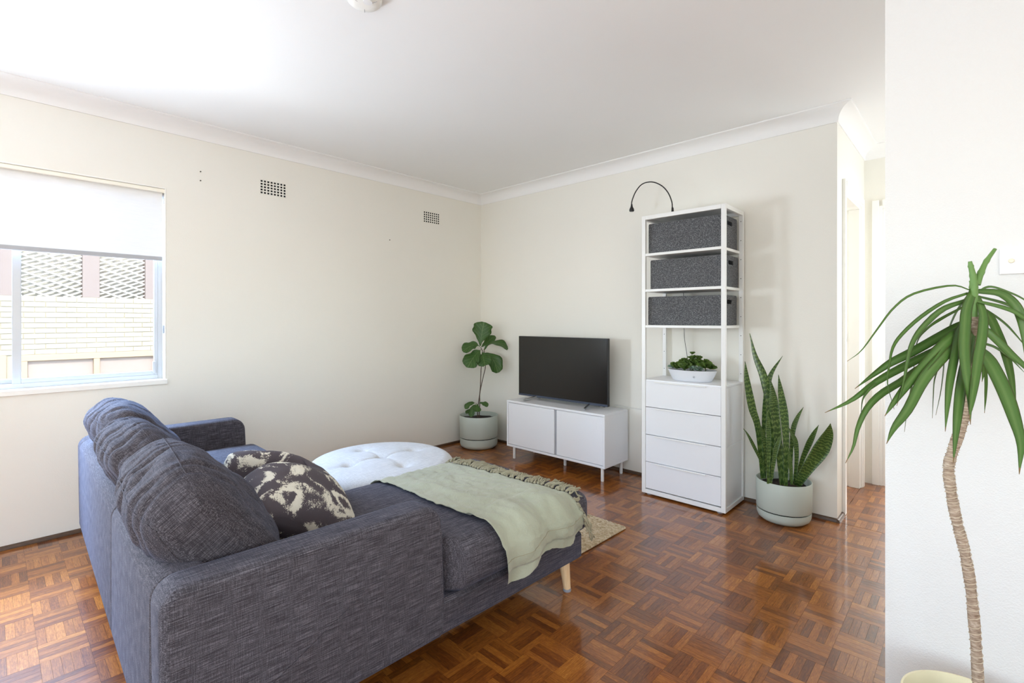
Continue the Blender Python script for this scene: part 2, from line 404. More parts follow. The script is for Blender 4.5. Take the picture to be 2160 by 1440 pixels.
        for j in range(len(rings) - 1):
            for i in range(m): fs.append((j * m + i, j * m + (i + 1) % m, (j + 1) * m + (i + 1) % m, (j + 1) * m + i))
        fs.append(tuple(range(m))[::-1]); fs.append(tuple((len(rings) - 1) * m + i for i in range(m)))
        return s.add(vs, fs)
    def rbox(s, hx, hy, hz, r, n=(10, 10, 6), fn=None, c=(0, 0, 0), k=4):
        """densely gridded rounded box; fn(p, q) may move each vertex (q = position scaled to -1..1)"""
        def lines(h, m):
            i = h - r; e = [-h + r * (1 - math.cos(PI / 2 * j / k)) for j in range(k)]
            a = [-i + 2 * i * j / m for j in range(m + 1)]
            return e + a + [-x for x in e[::-1]]
        L = [lines(h, m) for h, m in zip((hx, hy, hz), n)]; H = (hx, hy, hz); vid = {}; vs = []; fs = []
        def vert(p):
            key = tuple(round(x, 6) for x in p)
            if key in vid: return vid[key]
            q = Vector(p); inn = Vector([max(-(h - r), min(h - r, x)) for h, x in zip(H, p)]); d = q - inn
            if d.length > 1e-9: q = inn + d.normalized() * r
            if fn: q = fn(q, Vector([a / h for a, h in zip(q, H)]))
            vid[key] = len(vs); vs.append(q + Vector(c)); return vid[key]
        for ax in range(3):
            u, v = [(1, 2), (2, 0), (0, 1)][ax]
            for sgn in (-1, 1):
                for a in range(len(L[u]) - 1):
                    for b in range(len(L[v]) - 1):
                        q = []
                        for (i, j) in ((a, b), (a + 1, b), (a + 1, b + 1), (a, b + 1)):
                            p = [0, 0, 0]; p[ax] = sgn * H[ax]; p[u] = L[u][i]; p[v] = L[v][j]; q.append(vert(p))
                        fs.append(tuple(q if sgn > 0 else q[::-1]))
        return s.add(vs, fs)
    def build(s, name, mat, parent=None, smooth=False, kind=None, label=None, loc=None, rot=None):
        me = bpy.data.meshes.new(name); me.from_pydata([tuple(p) for p in s.v], [], s.f)
        if s.uv:
            ul = me.uv_layers.new(name='UVMap')
            for lp in me.loops: ul.data[lp.index].uv = s.uv.get(lp.vertex_index, (0, 0))
        if smooth:
            me.polygons.foreach_set('use_smooth', [True] * len(me.polygons))
            if smooth != 'all':
                try: me.set_sharp_from_angle(angle=math.radians(smooth if smooth is not True else 40))
                except Exception: pass
        me.materials.append(mat); me.validate()
        return link(name, me, parent, kind, label, loc, rot)

def link(name, me, parent=None, kind=None, label=None, loc=None, rot=None):
    o = bpy.data.objects.new(name, me); COL.objects.link(o)
    if parent: o.parent = parent
    if kind: o['kind'] = kind
    if label: o['label'] = label
    if loc is not None: o.location = loc
    if rot is not None: o.rotation_euler = rot
    return o

def tag(o, label, cat, group=None):
    o['label'] = label; o['category'] = cat
    if group: o['group'] = group
    return o
def thing(name, label, cat, loc=(0, 0, 0), rz=0., group=None):
    o = bpy.data.objects.new(name, None); COL.objects.link(o); o.location = loc; o.rotation_euler = (0, 0, rz)
    o.empty_display_size = .05
    return tag(o, label, cat, group)
def box(name, mat, parent, x0, y0, z0, x1, y1, z1, r=.002, **kw):
    return MB().bbox(x0, y0, z0, x1, y1, z1, r).build(name, mat, parent, **kw)

CR = Vector((math.cos(YAW), math.sin(YAW), 0)); CF = Vector((-math.sin(YAW), math.cos(YAW), 0))
def at(px, py, d):
    """point of the room seen at photo position (px, py), d metres ahead"""
    return CAM + CF * d + CR * ((px - 1080) / FPX * d) + Vector((0, 0, -(py - HORIZON) / FPX * d))
def proj(p):
    v = Vector(p) - CAM; d = v.dot(CF)
    return (1080 + FPX * v.dot(CR) / d, HORIZON - FPX * v.z / d, d) if d > .05 else (-1e5, -1e5, d)
def spline(pts, n):
    """Catmull-Rom through the points, n samples"""
    P = [Vector(p) for p in pts]; m = len(P) - 1; out = []
    for i in range(n):
        t = i / (n - 1) * m; j = min(int(t), m - 1); u = t - j
        p0 = P[j - 1] if j > 0 else P[0] * 2 - P[1]; p1, p2 = P[j], P[j + 1]; p3 = P[j + 2] if j + 2 <= m else P[m] * 2 - P[m - 1]
        out.append(.5 * ((2 * p1) + (p2 - p0) * u + (2 * p0 - 5 * p1 + 4 * p2 - p3) * u * u + (3 * p1 - p0 - 3 * p2 + p3) * u ** 3))
    return out
def fbm(p, s): return noise.fractal(Vector(p) * s, .8, 2., 3)

# ================================================================== SETTING
CEIL = 2.51; YB = -5.6; XR = 6.2; HX = 3.15; HY = 1.0
WY0, WY1, WZ0, WZ1 = -4.65, -2.745, .842, 2.062        # side window opening

def struct(name, mb, mat, **kw): return mb.build(name, mat, None, kind='structure', **kw)

floor = struct('floor', MB().box(-.0, YB, -.06, XR, 0, -.0035).box(HX - .1, 0, -.06, 5.2, 3.6, -.0035).box(1.6, .12, -.06, HX - .1, 3.6, -.0035), M['subfloor'])
def strip_box(x0, y0, x1, y1):
    g = .00028
    a = [(x0 + g, y0 + g), (x1 - g, y0 + g), (x1 - g, y1 - g), (x0 + g, y1 - g)]
    v = [(x, y, -.0035) for x, y in a] + [(x, y, 0) for x, y in a]
    return v, [(i, (i + 1) % 4, 4 + (i + 1) % 4, 4 + i) for i in range(4)] + [(4, 5, 6, 7)]
REG = [(0, YB, XR, 0), (HX, 0, 4.15, HY), (3.2, HY, 5.2, 3.6), (1.6, .12, HX, 3.6)]
cand = []; rest = MB()
for i in range(30, 90):
    for j in range(10, 102):
        x, y = TX0 + i * TILE, TY0 + j * TILE
        for k in range(5):
            s_ = TILE / 5
            if (i + j) % 2 == 0: a = (x + k * s_, y, x + (k + 1) * s_, y + TILE)
            else: a = (x, y + k * s_, x + TILE, y + (k + 1) * s_)
            for R in REG:
                b = (max(a[0], R[0]), max(a[1], R[1]), min(a[2], R[2]), min(a[3], R[3]))
                if b[2] - b[0] < .004 or b[3] - b[1] < .004: continue
                full = abs(b[2] - b[0] - a[2] + a[0]) + abs(b[3] - b[1] - a[3] + a[1]) < 1e-6
                c = ((b[0] + b[2]) / 2, (b[1] + b[3]) / 2, 0); px, py, d = proj(c)
                vis = full and -5 < px < 1862 and 900 < py < 1445 and (c[0] > 2.5 or c[1] > -1.55 or c[1] < -3.28)
                if c[1] < -3.28 and px > 265: vis = False
                if vis and c[0] < 2.5 and c[1] > -1.55 and px < 1230: vis = False
                if vis: cand.append((d, (i + j) % 2, c))
                else: rest.add(*strip_box(*b))
cand.sort(); proto = []
for par in (0, 1):
    v, f = strip_box(-TILE / 10, -TILE / 2, TILE / 10, TILE / 2) if par == 0 else strip_box(-TILE / 2, -TILE / 10, TILE / 2, TILE / 10)
    me = bpy.data.meshes.new('parquet_strip'); me.from_pydata(v, [], f); me.materials.append(M['parquet']); proto.append(me)
for d, par, c in cand[:300]: link('parquet_strip', proto[par], floor, loc=c)
for d, par, c in cand[300:]:
    h = (TILE / 10, TILE / 2) if par == 0 else (TILE / 2, TILE / 10)
    rest.add(*strip_box(c[0] - h[0], c[1] - h[1], c[0] + h[0], c[1] + h[1]))
rest.build('parquet_strips', M['parquet'], floor, kind='stuff')

struct('ceiling', MB().box(-.24, YB - .2, CEIL, XR + .1, 3.7, CEIL + .1), M['ceiling'])
# window wall with its opening (pieces of one wall joined)
wl = MB()
wl.box(-.24, YB, -.06, 0, WY0, CEIL).box(-.24, WY1, -.06, 0, .12, CEIL).box(-.24, WY0, -.06, 0, WY1, WZ0).box(-.24, WY0, WZ1, 0, WY1, CEIL)
struct('wall_left', wl, M['wall'])
struct('wall_back', MB().box(0, 0, -.06, HX, .12, CEIL), M['wall'])
# wall along the hall, with a doorway
DY0, DY1, DZ = .215, .835, 2.045
wh = MB().box(HX - .11, .12, -.06, HX, DY0, CEIL).box(HX - .11, DY1, -.06, HX, HY + .1, CEIL).box(HX - .11, DY0, DZ, HX, DY1, CEIL)
struct('wall_hall_side', wh, M['wall'])
EX0, EX1, EZ = 3.262, 4.0, 2.045
we = MB().box(HX, HY, -.06, EX0, HY + .11, CEIL).box(EX1, HY, -.06, 5.2, HY + .11, CEIL).box(EX0, HY, EZ, EX1, HY + .11, CEIL)
struct('wall_hall_end', we, M['wall'])
struct('wall_hall_right', MB().box(4.15, -1.39, -.06, 4.25, .14, CEIL).box(4.15, .86, -.06, 4.25, HY, CEIL).box(4.15, .14, -.06, 4.25, .86, .88).box(4.15, .14, 2.12, 4.25, .86, CEIL), M['wall'])
struct('wall_right', MB().box(3.54, -1.49, -.06, XR, -1.39, CEIL), M['wall_white'])
struct('wall_side', MB().box(XR, YB, -.06, XR + .1, -5.5, CEIL).box(XR, -3.5, -.06, XR + .1, -1.39, CEIL).box(XR, -5.5, -.06, XR + .1, -3.5, .8).box(XR, -5.5, 2.1, XR + .1, -3.5, CEIL), M['wall'])
GX0, GX1, GZ0, GZ1 = 1.7, 5.7, .12, 2.2
wf = MB().box(-.24, YB - .2, -.06, GX0, YB, CEIL).box(GX1, YB - .2, -.06, XR + .1, YB, CEIL).box(GX0, YB - .2, -.06, GX1, YB, GZ0).box(GX0, YB - .2, GZ1, GX1, YB, CEIL)
struct('wall_front', wf, M['wall'])
# rooms beyond the hall
struct('wall_far_room', MB().box(HX - .2, 3.6, -.06, 5.3, 3.7, CEIL).box(5.2, HY + .11, -.06, 5.3, 3.6, CEIL).box(3.15, HY + .11, -.06, 3.2, 3.6, CEIL), M['wall'])
struct('wall_side_room', MB().box(1.5, .12, -.06, 1.6, 3.6, CEIL).box(1.6, 3.5, -.06, 3.04, 3.6, CEIL), M['wall'])

def sweep(profile, path, mat, name, kind='structure'):
    """moulding: profile (out, up) along a plan path; room side is to the right of travel; ends mitred to neighbours"""
    P = [Vector(p) for p in path]; m = len(P); offs = []
    for i in range(m):
        d1 = (P[i] - P[i - 1]).normalized() if i > 0 else None; d2 = (P[i + 1] - P[i]).normalized() if i < m - 1 else None
        d1 = d1 or d2; d2 = d2 or d1
        n1 = Vector((d1.y, -d1.x)); n2 = Vector((d2.y, -d2.x)); q = n1 + n2; q = q / q.dot(n1); offs.append(q)
    res = []
    for i in range(m - 1):
        mb = MB(); vs = []
        for p, o in ((P[i], offs[i]), (P[i + 1], offs[i + 1])):
            for a, z in profile: vs.append((p.x + o.x * a, p.y + o.y * a, z))
        n = len(profile); fs = [(k, (k + 1) % n, n + (k + 1) % n, n + k) for k in range(n)] + [tuple(range(n))[::-1], tuple(range(n, 2 * n))]
        mb.add(vs, fs); nm = name[i] if isinstance(name, list) else name
        res.append(mb.build(nm, mat, None, smooth=30, kind=kind))
    return res
cov = [(0, CEIL), (0, CEIL - .092), (.006, CEIL - .092), (.007, CEIL - .085)]
for k in range(1, 9):
    a = PI / 2 * k / 9; cov.append((.083 - .076 * math.cos(a), CEIL - .085 + .077 * math.sin(a)))
cov += [(.083, CEIL - .008), (.086, CEIL - .006), (.086, CEIL)]
sweep(cov, [(0, YB), (0, 0), (HX, 0), (HX, HY), (4.15, HY)], M['cornice'], ['trim_1', 'trim_2', 'trim_3', 'trim_4'])
quad = [(0, 0), (.016, 0), (.016, .008), (.012, .017), (.004, .021), (0, .021)]
sweep(quad, [(0, YB), (0, 0), (HX + .0, 0)], M['trimwood'], ['baseboard_left', 'baseboard_back'])
sweep(quad, [(HX, -.016), (HX, DY0 - .07)], M['trimwood'], ['baseboard_hall'])
sk = [(0, 0), (.015, 0), (.015, .05), (.008, .058), (0, .058)]
sweep(sk, [(3.54, -1.385), (3.54, -1.485)][::-1], M['trimwood'], ['baseboard_wall_end'])

# ---- window_1: sliding aluminium sashes in the side wall
win = bpy.data.objects.new('window_1', None); COL.objects.link(win); win['kind'] = 'structure'
fx0, fx1 = -.125, -.075
fr = MB()
fr.bbox(fx0, WY0, WZ0, fx1, WY0 + .03, WZ1).bbox(fx0, WY1 - .028, WZ0, fx1, WY1, WZ1).bbox(fx0, WY0 + .03, WZ0, fx1, WY1 - .028, WZ0 + .03).bbox(fx0, WY0 + .03, WZ1 - .03, fx1, WY1 - .028, WZ1)
fr.build('window_frame', M['alu'], win)
box('window_sill', M['trimwhite'], win, -.075, WY0 - .004, WZ0 - .028, .012, WY1 + .008, WZ0 + .003, .003)
box('reveal_lining', M['trimwhite'], win, -.075, WY1 - .006, WZ0, .002, WY1 + .001, WZ1 + .001)
box('reveal_lining', M['trimwhite'], win, -.075, WY0, WZ1 - .006, .002, WY1 - .006, WZ1 + .001)
def sash(y0, y1, x):
    s = MB(); t = .024
    s.bbox(x - .012, y0, WZ0 + .03, x + .012, y0 + .036, WZ1 - .03).bbox(x - .012, y1 - .02, WZ0 + .03, x + .012, y1, WZ1 - .03)
    s.bbox(x - .012, y0 + .036, WZ0 + .03, x + .012, y1 - .02, WZ0 + .03 + t).bbox(x - .012, y0 + .036, WZ1 - .03 - t, x + .012, y1 - .02, WZ1 - .03)
    o = s.build('sash', M['alu'], win)
    box('pane', M['glass'], o, x - .002, y0 + .034, WZ0 + .05, x + .002, y1 - .018, WZ1 - .05, .0005)
    return o
sa = sash(-3.432, -2.773, -.088)
sash(-4.05, -3.398, -.112); sash(-4.62, -4.02, -.088)
box('latch', M['alu'], sa, -.0755, -2.802, WZ0 + .04, -.062, -2.786, WZ0 + .115)

# ---- window_2: glazed doors behind the camera
w2 = bpy.data.objects.new('window_2', None); COL.objects.link(w2); w2['kind'] = 'structure'
f2 = MB(); 
for a, b in ((GX0, GX0 + .05), (GX1 - .05, GX1), (2.98, 3.04), (4.32, 4.38)): f2.bbox(a, YB - .12, GZ0, b, YB - .07, GZ1)
f2.bbox(GX0 + .05, YB - .12, GZ0, GX1 - .05, YB - .07, GZ0 + .06).bbox(GX0 + .05, YB - .12, GZ1 - .06, GX1 - .05, YB - .07, GZ1)
f2.build('window_frame', M['alu'], w2)
for a, b in ((GX0 + .04, 2.99), (3.03, 4.33), (4.37, GX1 - .04)): box('pane', M['glass_clean'], w2, a, YB - .1, GZ0 + .05, b, YB - .095, GZ1 - .05, .0005)

w3 = bpy.data.objects.new('added_window_3', None); COL.objects.link(w3); w3['kind'] = 'structure'  # unseen window, added with its lamp to brighten the left wall
f3 = MB().bbox(XR + .04, -5.5, .8, XR + .08, -5.45, 2.1).bbox(XR + .04, -3.55, .8, XR + .08, -3.5, 2.1).bbox(XR + .04, -4.52, .85, XR + .08, -4.48, 2.05).bbox(XR + .04, -5.45, .8, XR + .08, -3.55, .85).bbox(XR + .04, -5.45, 2.05, XR + .08, -3.55, 2.1)
f3.build('window_frame', M['alu'], w3)
for a, b in ((-5.46, -4.51), (-4.49, -3.54)): box('pane', M['glass_clean'], w3, XR + .057, a, .84, XR + .062, b, 2.06, .0005)
# ---- doors of the hall
d1 = bpy.data.objects.new('door_1', None); COL.objects.link(d1); d1['kind'] = 'structure'
def archi(parent, pts_fn, name='architrave'):
    return None
ar = MB()   # architrave on the hall face, stepped moulding
for a, b, t in ((DY0 - .062, DY0 - .02, .018), (DY0 - .02, DY0, .011)): ar.bbox(HX, a, 0, HX + t, b, DZ + (DY0 - a), .002)
ar.build('architrave', M['trimwhite'], d1)
ar = MB()
for a, b, t in ((DY1, DY1 + .02, .011), (DY1 + .02, DY1 + .062, .018)): ar.bbox(HX, a, 0, HX + t, b, DZ + (b - DY1), .002)
ar.build('architrave', M['trimwhite'], d1)
ar = MB()
for a, b, t in ((DZ, DZ + .02, .011), (DZ + .02, DZ + .062, .018)): ar.bbox(HX, DY0 - .0, a, HX + t, DY1, b, .002)
ar.build('architrave', M['trimwhite'], d1)
MB().bbox(HX - .115, DY1 - .02, 0, HX + .002, DY1, DZ).bbox(HX - .115, DY0, 0, HX + .002, DY0 + .012, DZ).bbox(HX - .115, DY0 + .012, DZ - .02, HX + .002, DY1 - .02, DZ).build('jamb', M['trimwhite'], d1)
leaf = MB().bbox(2.42, .74, .008, 3.033, .775, DZ - .03, .003).build('door_leaf', M['trimwhite'], d1)
box('door_stop', M['trimwhite'], d1, 3.084, DY1 - .034, 0, 3.150, DY1 - .02, DZ - .02)
box('strike_plate', M['black'], d1, 3.054, DY1 - .0225, 1.062, 3.071, DY1 - .02, 1.118, .0008)
d2 = bpy.data.objects.new('door_2', None); COL.objects.link(d2); d2['kind'] = 'structure'
ar = MB()
for a, b, t in ((EX0 - .062, EX0 - .02, .018), (EX0 - .02, EX0, .011)): ar.bbox(a, HY - t, 0, b, HY, EZ + (EX0 - a), .002)
ar.build('architrave', M['trimwhite'], d2)
ar = MB()
for a, b, t in ((EX1, EX1 + .02, .011), (EX1 + .02, EX1 + .062, .018)): ar.bbox(a, HY - t, 0, b, HY, EZ + (b - EX1), .002)
ar.build('architrave', M['trimwhite'], d2)
ar = MB()
for a, b, t in ((EZ, EZ + .02, .011), (EZ + .02, EZ + .062, .018)): ar.bbox(EX0, HY - t, a, EX1, HY, b, .002)
ar.build('architrave', M['trimwhite'], d2)
MB().bbox(EX0, HY - .002, 0, EX0 + .02, HY + .115, EZ).bbox(EX1 - .02, HY - .002, 0, EX1, HY + .115, EZ).bbox(EX0 + .02, HY - .002, EZ - .02, EX1 - .02, HY + .115, EZ).build('jamb', M['trimwhite'], d2)
MB().bbox(EX0 + .02, HY + .13, .02, EX0 + .058, HY + .85, EZ - .03, .003).build('door_leaf', M['trimwhite'], d2)

# ================================================================== OUTSIDE THE SIDE WINDOW
struct('ground', MB().box(-14, -14, -3.2, -.24, 8, -3.0), M['ground'])
NX = -7.0
house = thing('neighbouring_house', 'cream brick house across the yard seen through the window', 'building', (NX, -2.4, -3))
def hb(name, mat, y0, z0, y1, z1, x0=-.3, x1=0., r=.004, par=None):
    return box(name, mat, par or house, x0, y0 + 2.4, z0 + 3, x1, y1 + 2.4, z1 + 3, r)
hb('wall', M['mortar'], -9, .68, 3, 1.6, -.3, -.012)
hb('lower_wall', M['mortar'], -9, -3, 3, -.02, -.3, 0)
hb('lower_wall', M['brick'], -9, -.02, -3.25, .68, -.3, -.02)
hb('lower_wall', M['brick'], -.6, -.02, 3, .68, -.3, -.02)
field = MB(); bme = None
for r_ in range(11):
    z = .682 + r_ * .0834
    y = -9 + (.125 if r_ % 2 else 0)
    while y < 3:
        if -3.75 < y < -1.2:
            if bme is None:
                bme = MB().bbox(-.05, 0, 0, 0, .238, .0735, .003); me = bpy.data.meshes.new('brick'); me.from_pydata(bme.v, [], bme.f); me.materials.append(M['brick']); bme = me
            link('brick', bme, house, loc=(random.uniform(-.002, .003), y + 2.4, z + 3))
        else: field.bbox(-.05, y + 2.4, z + 3, 0, y + 2.638, z + 3.0735, .003)
        y += .2485
field.build('brick_courses', M['brick'], house, kind='stuff')
for y0, y1 in ((-4.6, -4.35), (-3.42, -3.24), (-2.47, -2.25), (-1.62, -1.36), (-.5, -.25)): hb('post', M['brownpost'], y0, 1.6, y1, 3.2, -.25, -.02)
hb('rail', M['brownpost'], -9, 3.2, 3, 3.4)
L0, L1, Z0, Z1 = -4.4, -.3, 1.6, 2.75
for sgn, step, slope in ((1, .155, .42), (-1, .31, .42)):
    c = L0 - 2.8
    while c < L1 + 2.8:
        pts = []
        for t in range(0, 401):
            yy = L0 + (L1 - L0) * t / 400; zz = Z0 + (yy - c) * sgn * slope
            if Z0 <= zz <= Z1: pts.append((yy, zz))
        if len(pts) > 8:
            (ya, za), (yb, zb) = pts[0], pts[-1]; x = -.1 - (.014 if sgn > 0 else 0)
            MB().tube([(x, ya + 2.4, za + 3), (x, yb + 2.4, zb + 3)], .016, 4).build('lattice_slat', M['lattice'], house)
        c += step
hb('recess_wall', M['recess'], -3.26, 1.5, .4, 3.4, -.75, -.6)
wf_ = hb('window_frame', M['orangeframe'], -3.25, .58, -.6, .68, -.1, 0.01)
for y0, y1 in ((-3.25, -3.12), (-2.33, -2.25), (-1.5, -1.42), (-.68, -.6)): hb('mullion', M['orangeframe'], y0, -.02, y1, .58, -.1, .005)
for y0, y1 in ((-3.12, -2.33), (-2.25, -1.5), (-1.42, -.68)): hb('pane', M['paleglass'], y0, -.02, y1, .58, -.09, -.06)
hb('corner_post', M['orangeframe'], -3.55, -.02, -3.35, .68, -.1, .02)
tree = thing('tree', 'pale green tree behind the lattice outside the window', 'tree', (-9.2, -2.2, -3))
MB().tube([(0, 0, 0), (.1, 0, 2), (0, .1, 4)], [.16, .12, .07], 8).build('trunk', M['stem'], tree, smooth=True)
fo = MB(); rnd = random.Random(3)
for i in range(2600):
    a = rnd.uniform(0, 2 * PI); rr = rnd.random() ** .5 * 2.6; p = Vector((rr * math.cos(a) * .5, rr * math.sin(a), 5.3 + rnd.gauss(0, .7)))
    u = Vector((rnd.gauss(0, 1), rnd.gauss(0, 1), rnd.gauss(0, 1))).normalized(); v = u.orthogonal().normalized(); s_ = rnd.uniform(.08, .16)
    fo.add([p - u * s_, p + v * s_ * .5, p + u * s_, p - v * s_ * .5], [(0, 1, 2, 3)])
fo.build('foliage', M['foliage'], tree, kind='stuff')

# ================================================================== BLIND
bl = thing('roller_blind', 'white roller blind half lowered over the side window', 'blind', (-.03, (WY0 + WY1) / 2, WZ1))
hw = (WY1 - WY0) / 2
MB().bbox(-.0006, -hw + .02, -.437, .0006, hw - .014, -.008, .0003).build('fabric', M['blind'], bl)
MB().bbox(.004, -hw + .004, -.030, .026, hw - .004, -.007, .003).build('headrail', M['headrail'], bl)
MB().bbox(-.007, -hw + .02, -.462, .007, hw - .014, -.437, .003).build('bottom_rail', M['rail'], bl)
MB().tube([(-.022, -hw + .022, -.03), (-.022, hw - .016, -.03)], .0195, 20).build('roller_tube', M['whitemetal'], bl, smooth=50)
box('bracket', M['rail'], bl, -.04, hw - .0135, -.05, .006, hw - .0095, -.006)
ch = MB()
for i in range(56):
    z = -.05 - i * .0148
    for dx in (.0, .010): ch.lathe([(0, -.0022), (.0019, -.0012), (.0022, 0), (.0019, .0012), (0, .0022)], 6, (.004 + dx, hw - .0075, z))
for dx in (0, .01): ch.tube([(.004 + dx, hw - .0075, -.04), (.004 + dx, hw - .0075, -.88)], .0006, 4)
ch.build('bead_chain', M['whitemetal'], bl, kind='stuff')
MB().bbox(.001, hw - .012, -.925, .017, hw - .004, -.875, .002).build('chain_weight', M['footgrey'], bl)

# ================================================================== WALL AND CEILING FITTINGS
def vent(y0, y1, z0, z1, label):
    t = thing('air_vent', label, 'vent', (0, (y0 + y1) / 2, (z0 + z1) / 2), 0, 'air vents high on the window wall')
    w_, h_ = y1 - y0, z1 - z0; nx, nz = 8, 5; px_, pz = w_ / nx, h_ / nz; hole = .6
    g = MB(); a = px_ * (1 - hole) / 2; bz = pz * (1 - hole) / 2
    for i in range(nx + 1):
        c = -w_ / 2 + i * px_; g.bbox(.0005, c - a, -h_ / 2 - bz, .0032, c + a, h_ / 2 + bz, .001)
    for j in range(nz + 1):
        c = -h_ / 2 + j * pz
        for i in range(nx):
            d = -w_ / 2 + i * px_; g.bbox(.0005, d + a, c - bz, .003, d + px_ - a, c + bz, .001)
    g.build('grille', M['wall'], t); box('backing', M['dark'], t, .0002, -w_ / 2, -h_ / 2, .0012, w_ / 2, h_ / 2, .0002)
vent(-2.18, -1.995, 2.134, 2.238, 'cream pierced wall vent nearer the window, left of the two')
vent(-.736, -.548, 2.139, 2.244, 'cream pierced wall vent nearer the room corner, right of the two')
for y, z, lab in ((-2.553, 2.21, 'upper of two tiny screw heads left in the wall beside the window'), (-2.553, 2.15, 'lower of two tiny screw heads left in the wall beside the window'), (-1.099, 1.928, 'lone tiny screw head in the wall below the right vent')):
    s_ = MB().tube([(0, y, z), (.003, y, z)], .0045, 8).build('screw', M['brass'], None); tag(s_, lab, 'screw', 'screw heads in the window wall')
sd = thing('smoke_detector', 'round white smoke detector on the ceiling', 'smoke detector', (1.985, -2.49, CEIL))
MB().lathe([(0, -.034), (.03, -.034), (.055, -.030), (.066, -.020), (.068, -.008), (.072, -.007), (.072, -.0005), (0, -.0005)], 40).build('housing', M['trimwhite'], sd, smooth=40)
MB().lathe([(.018, -.0345), (.018, -.036), (.0, -.037)], 20, (.025, 0, 0)).build('test_button', M['switch'], sd, smooth=40)
for k in range(3):
    a = .5 + k * 2.1; MB().tube([(.03 * math.cos(a), .03 * math.sin(a), -.0338), (.056 * math.cos(a), .056 * math.sin(a), -.0298)], .0012, 6).build('slot', M['rail'], sd)
ls = thing('light_switch', 'white two-button light switch on the bright wall at right', 'light switch', (3.865, -1.49, 1.3895))
MB().prism([(-.058, -.037), (.058, -.037), (.058, .037), (-.058, .037)], 'y', -.009, -.0005, .003).build('plate', M['switch'], ls)
for x, m_ in ((-.034, 'cream_button'), (0., 'switch'), (.034, 'switch')):
    MB().lathe([(.0, .006), (.005, .0055), (.0065, .003), (.0065, 0)], 20).build('button', M[m_], ls, smooth=40, loc=(x, -.009, .001), rot=(PI / 2, 0, 0))
    if x > -.01: MB().lathe([(.0068, 0), (.0068, .0012), (.0078, .0012), (.0078, 0)], 20).build('button_ring', M['black'], ls, loc=(x, -.009, .001), rot=(PI / 2, 0, 0))

# ================================================================== SOFA
SO = Vector((2.437, -3.255, 0)); SR = -math.radians(1.6)
sofa = thing('sofa', 'charcoal woven three-seat sofa with chaise end and pale wooden legs', 'sofa', SO, SR)
SW = 2.165; AH = .606; AT = .122; CH0 = -.80       # width, arm height, arm thickness, chaise start (local x)
def rounded(poly_r):
    out = []
    m = len(poly_r)
    for i in range(m):
        p = Vector(poly_r[i][:2]); r = poly_r[i][2]
        if r <= 0: out.append(tuple(p)); continue
        a = Vector(poly_r[i - 1][:2]); b = Vector(poly_r[(i + 1) % m][:2]); u = (a - p).normalized(); v = (b - p).normalized()
        ang = u.angle(v); d = r / math.tan(ang / 2); c = p + (u + v).normalized() * (r / math.sin(ang / 2))
        s0 = p + u * d; s1 = p + v * d; a0 = math.atan2(s0.y - c.y, s0.x - c.x); a1 = math.atan2(s1.y - c.y, s1.x - c.x)
        da = (a1 - a0 + PI) % (2 * PI) - PI
        for k in range(7): t = a0 + da * k / 6; out.append((c.x + r * math.cos(t), c.y + r * math.sin(t)))
    return out
BZ = .155
arm = rounded([(0.006, BZ, .02), (.80, BZ, .03), (.80, .27, .0), (.785, AH, .075), (0.0, AH, .055)])
MB().prism(arm, 'x', -AT, 0, .022, 4).build('arm', M['sofa'], sofa, smooth=60)
MB().prism(arm, 'x', -SW, -SW + AT, .022, 4).build('arm', M['sofa'], sofa, smooth=60)
bk = rounded([(.0, BZ, .02), (.13, BZ, .01), (.13, AH - .004, .035), (0.0, AH - .004, .05)])
MB().prism(bk, 'x', -.802, -AT + .012, .008, 3).build('backrest', M['sofa'], sofa, smooth=60)
MB().prism(bk, 'x', -SW + AT - .012, -.806, .008, 3).build('backrest', M['sofa'], sofa, smooth=60)
MB().bbox(CH0 + .004, .12, BZ + .002, -.004, 1.565, .276, .012).build('base', M['sofa'], sofa, smooth=60)
MB().bbox(-SW + .02, .12, BZ + .002, CH0, .80, .276, .012).build('base', M['sofa'], sofa, smooth=60)
def crownfn(amp, bulge, seed):
    def fn(p, q):
        cx, cyy = max(0, 1 - abs(q.x) ** 2.6), max(0, 1 - abs(q.y) ** 2.6)
        if q.z > 0: p.z += amp * cx * cyy * q.z
        p.z += .0035 * fbm(p + Vector((seed, 0, 0)), 5) * (1 if q.z > .3 else 0)
        p.x += bulge * math.copysign(1, q.x) * (1 - q.z * q.z) * cyy * abs(q.x) ** 6
        p.y += bulge * math.copysign(1, q.y) * (1 - q.z * q.z) * cx * abs(q.y) ** 6
        return p
    return fn
def seat(name, x0, x1, y0, y1, z0, z1, r, amp, sd_, mat='sofa'):
    c = ((x0 + x1) / 2, (y0 + y1) / 2, (z0 + z1) / 2)
    return MB().rbox((x1 - x0) / 2, (y1 - y0) / 2, (z1 - z0) / 2, r, (14, 16, 3), crownfn(amp, .012, sd_), c).build(name, M[mat], sofa, smooth='all')
SEATZ = .445
sx0 = -SW + AT + .004; sm = -1.455
seat('seat_cushion', sx0, sm - .002, .13, .845, .276, SEATZ, .045, .022, 1)
seat('seat_cushion', sm + .002, CH0 - .006, .13, .845, .276, SEATZ, .045, .022, 2)
CHX0, CHX1, CHY1 = CH0 + .004, .018, 1.598
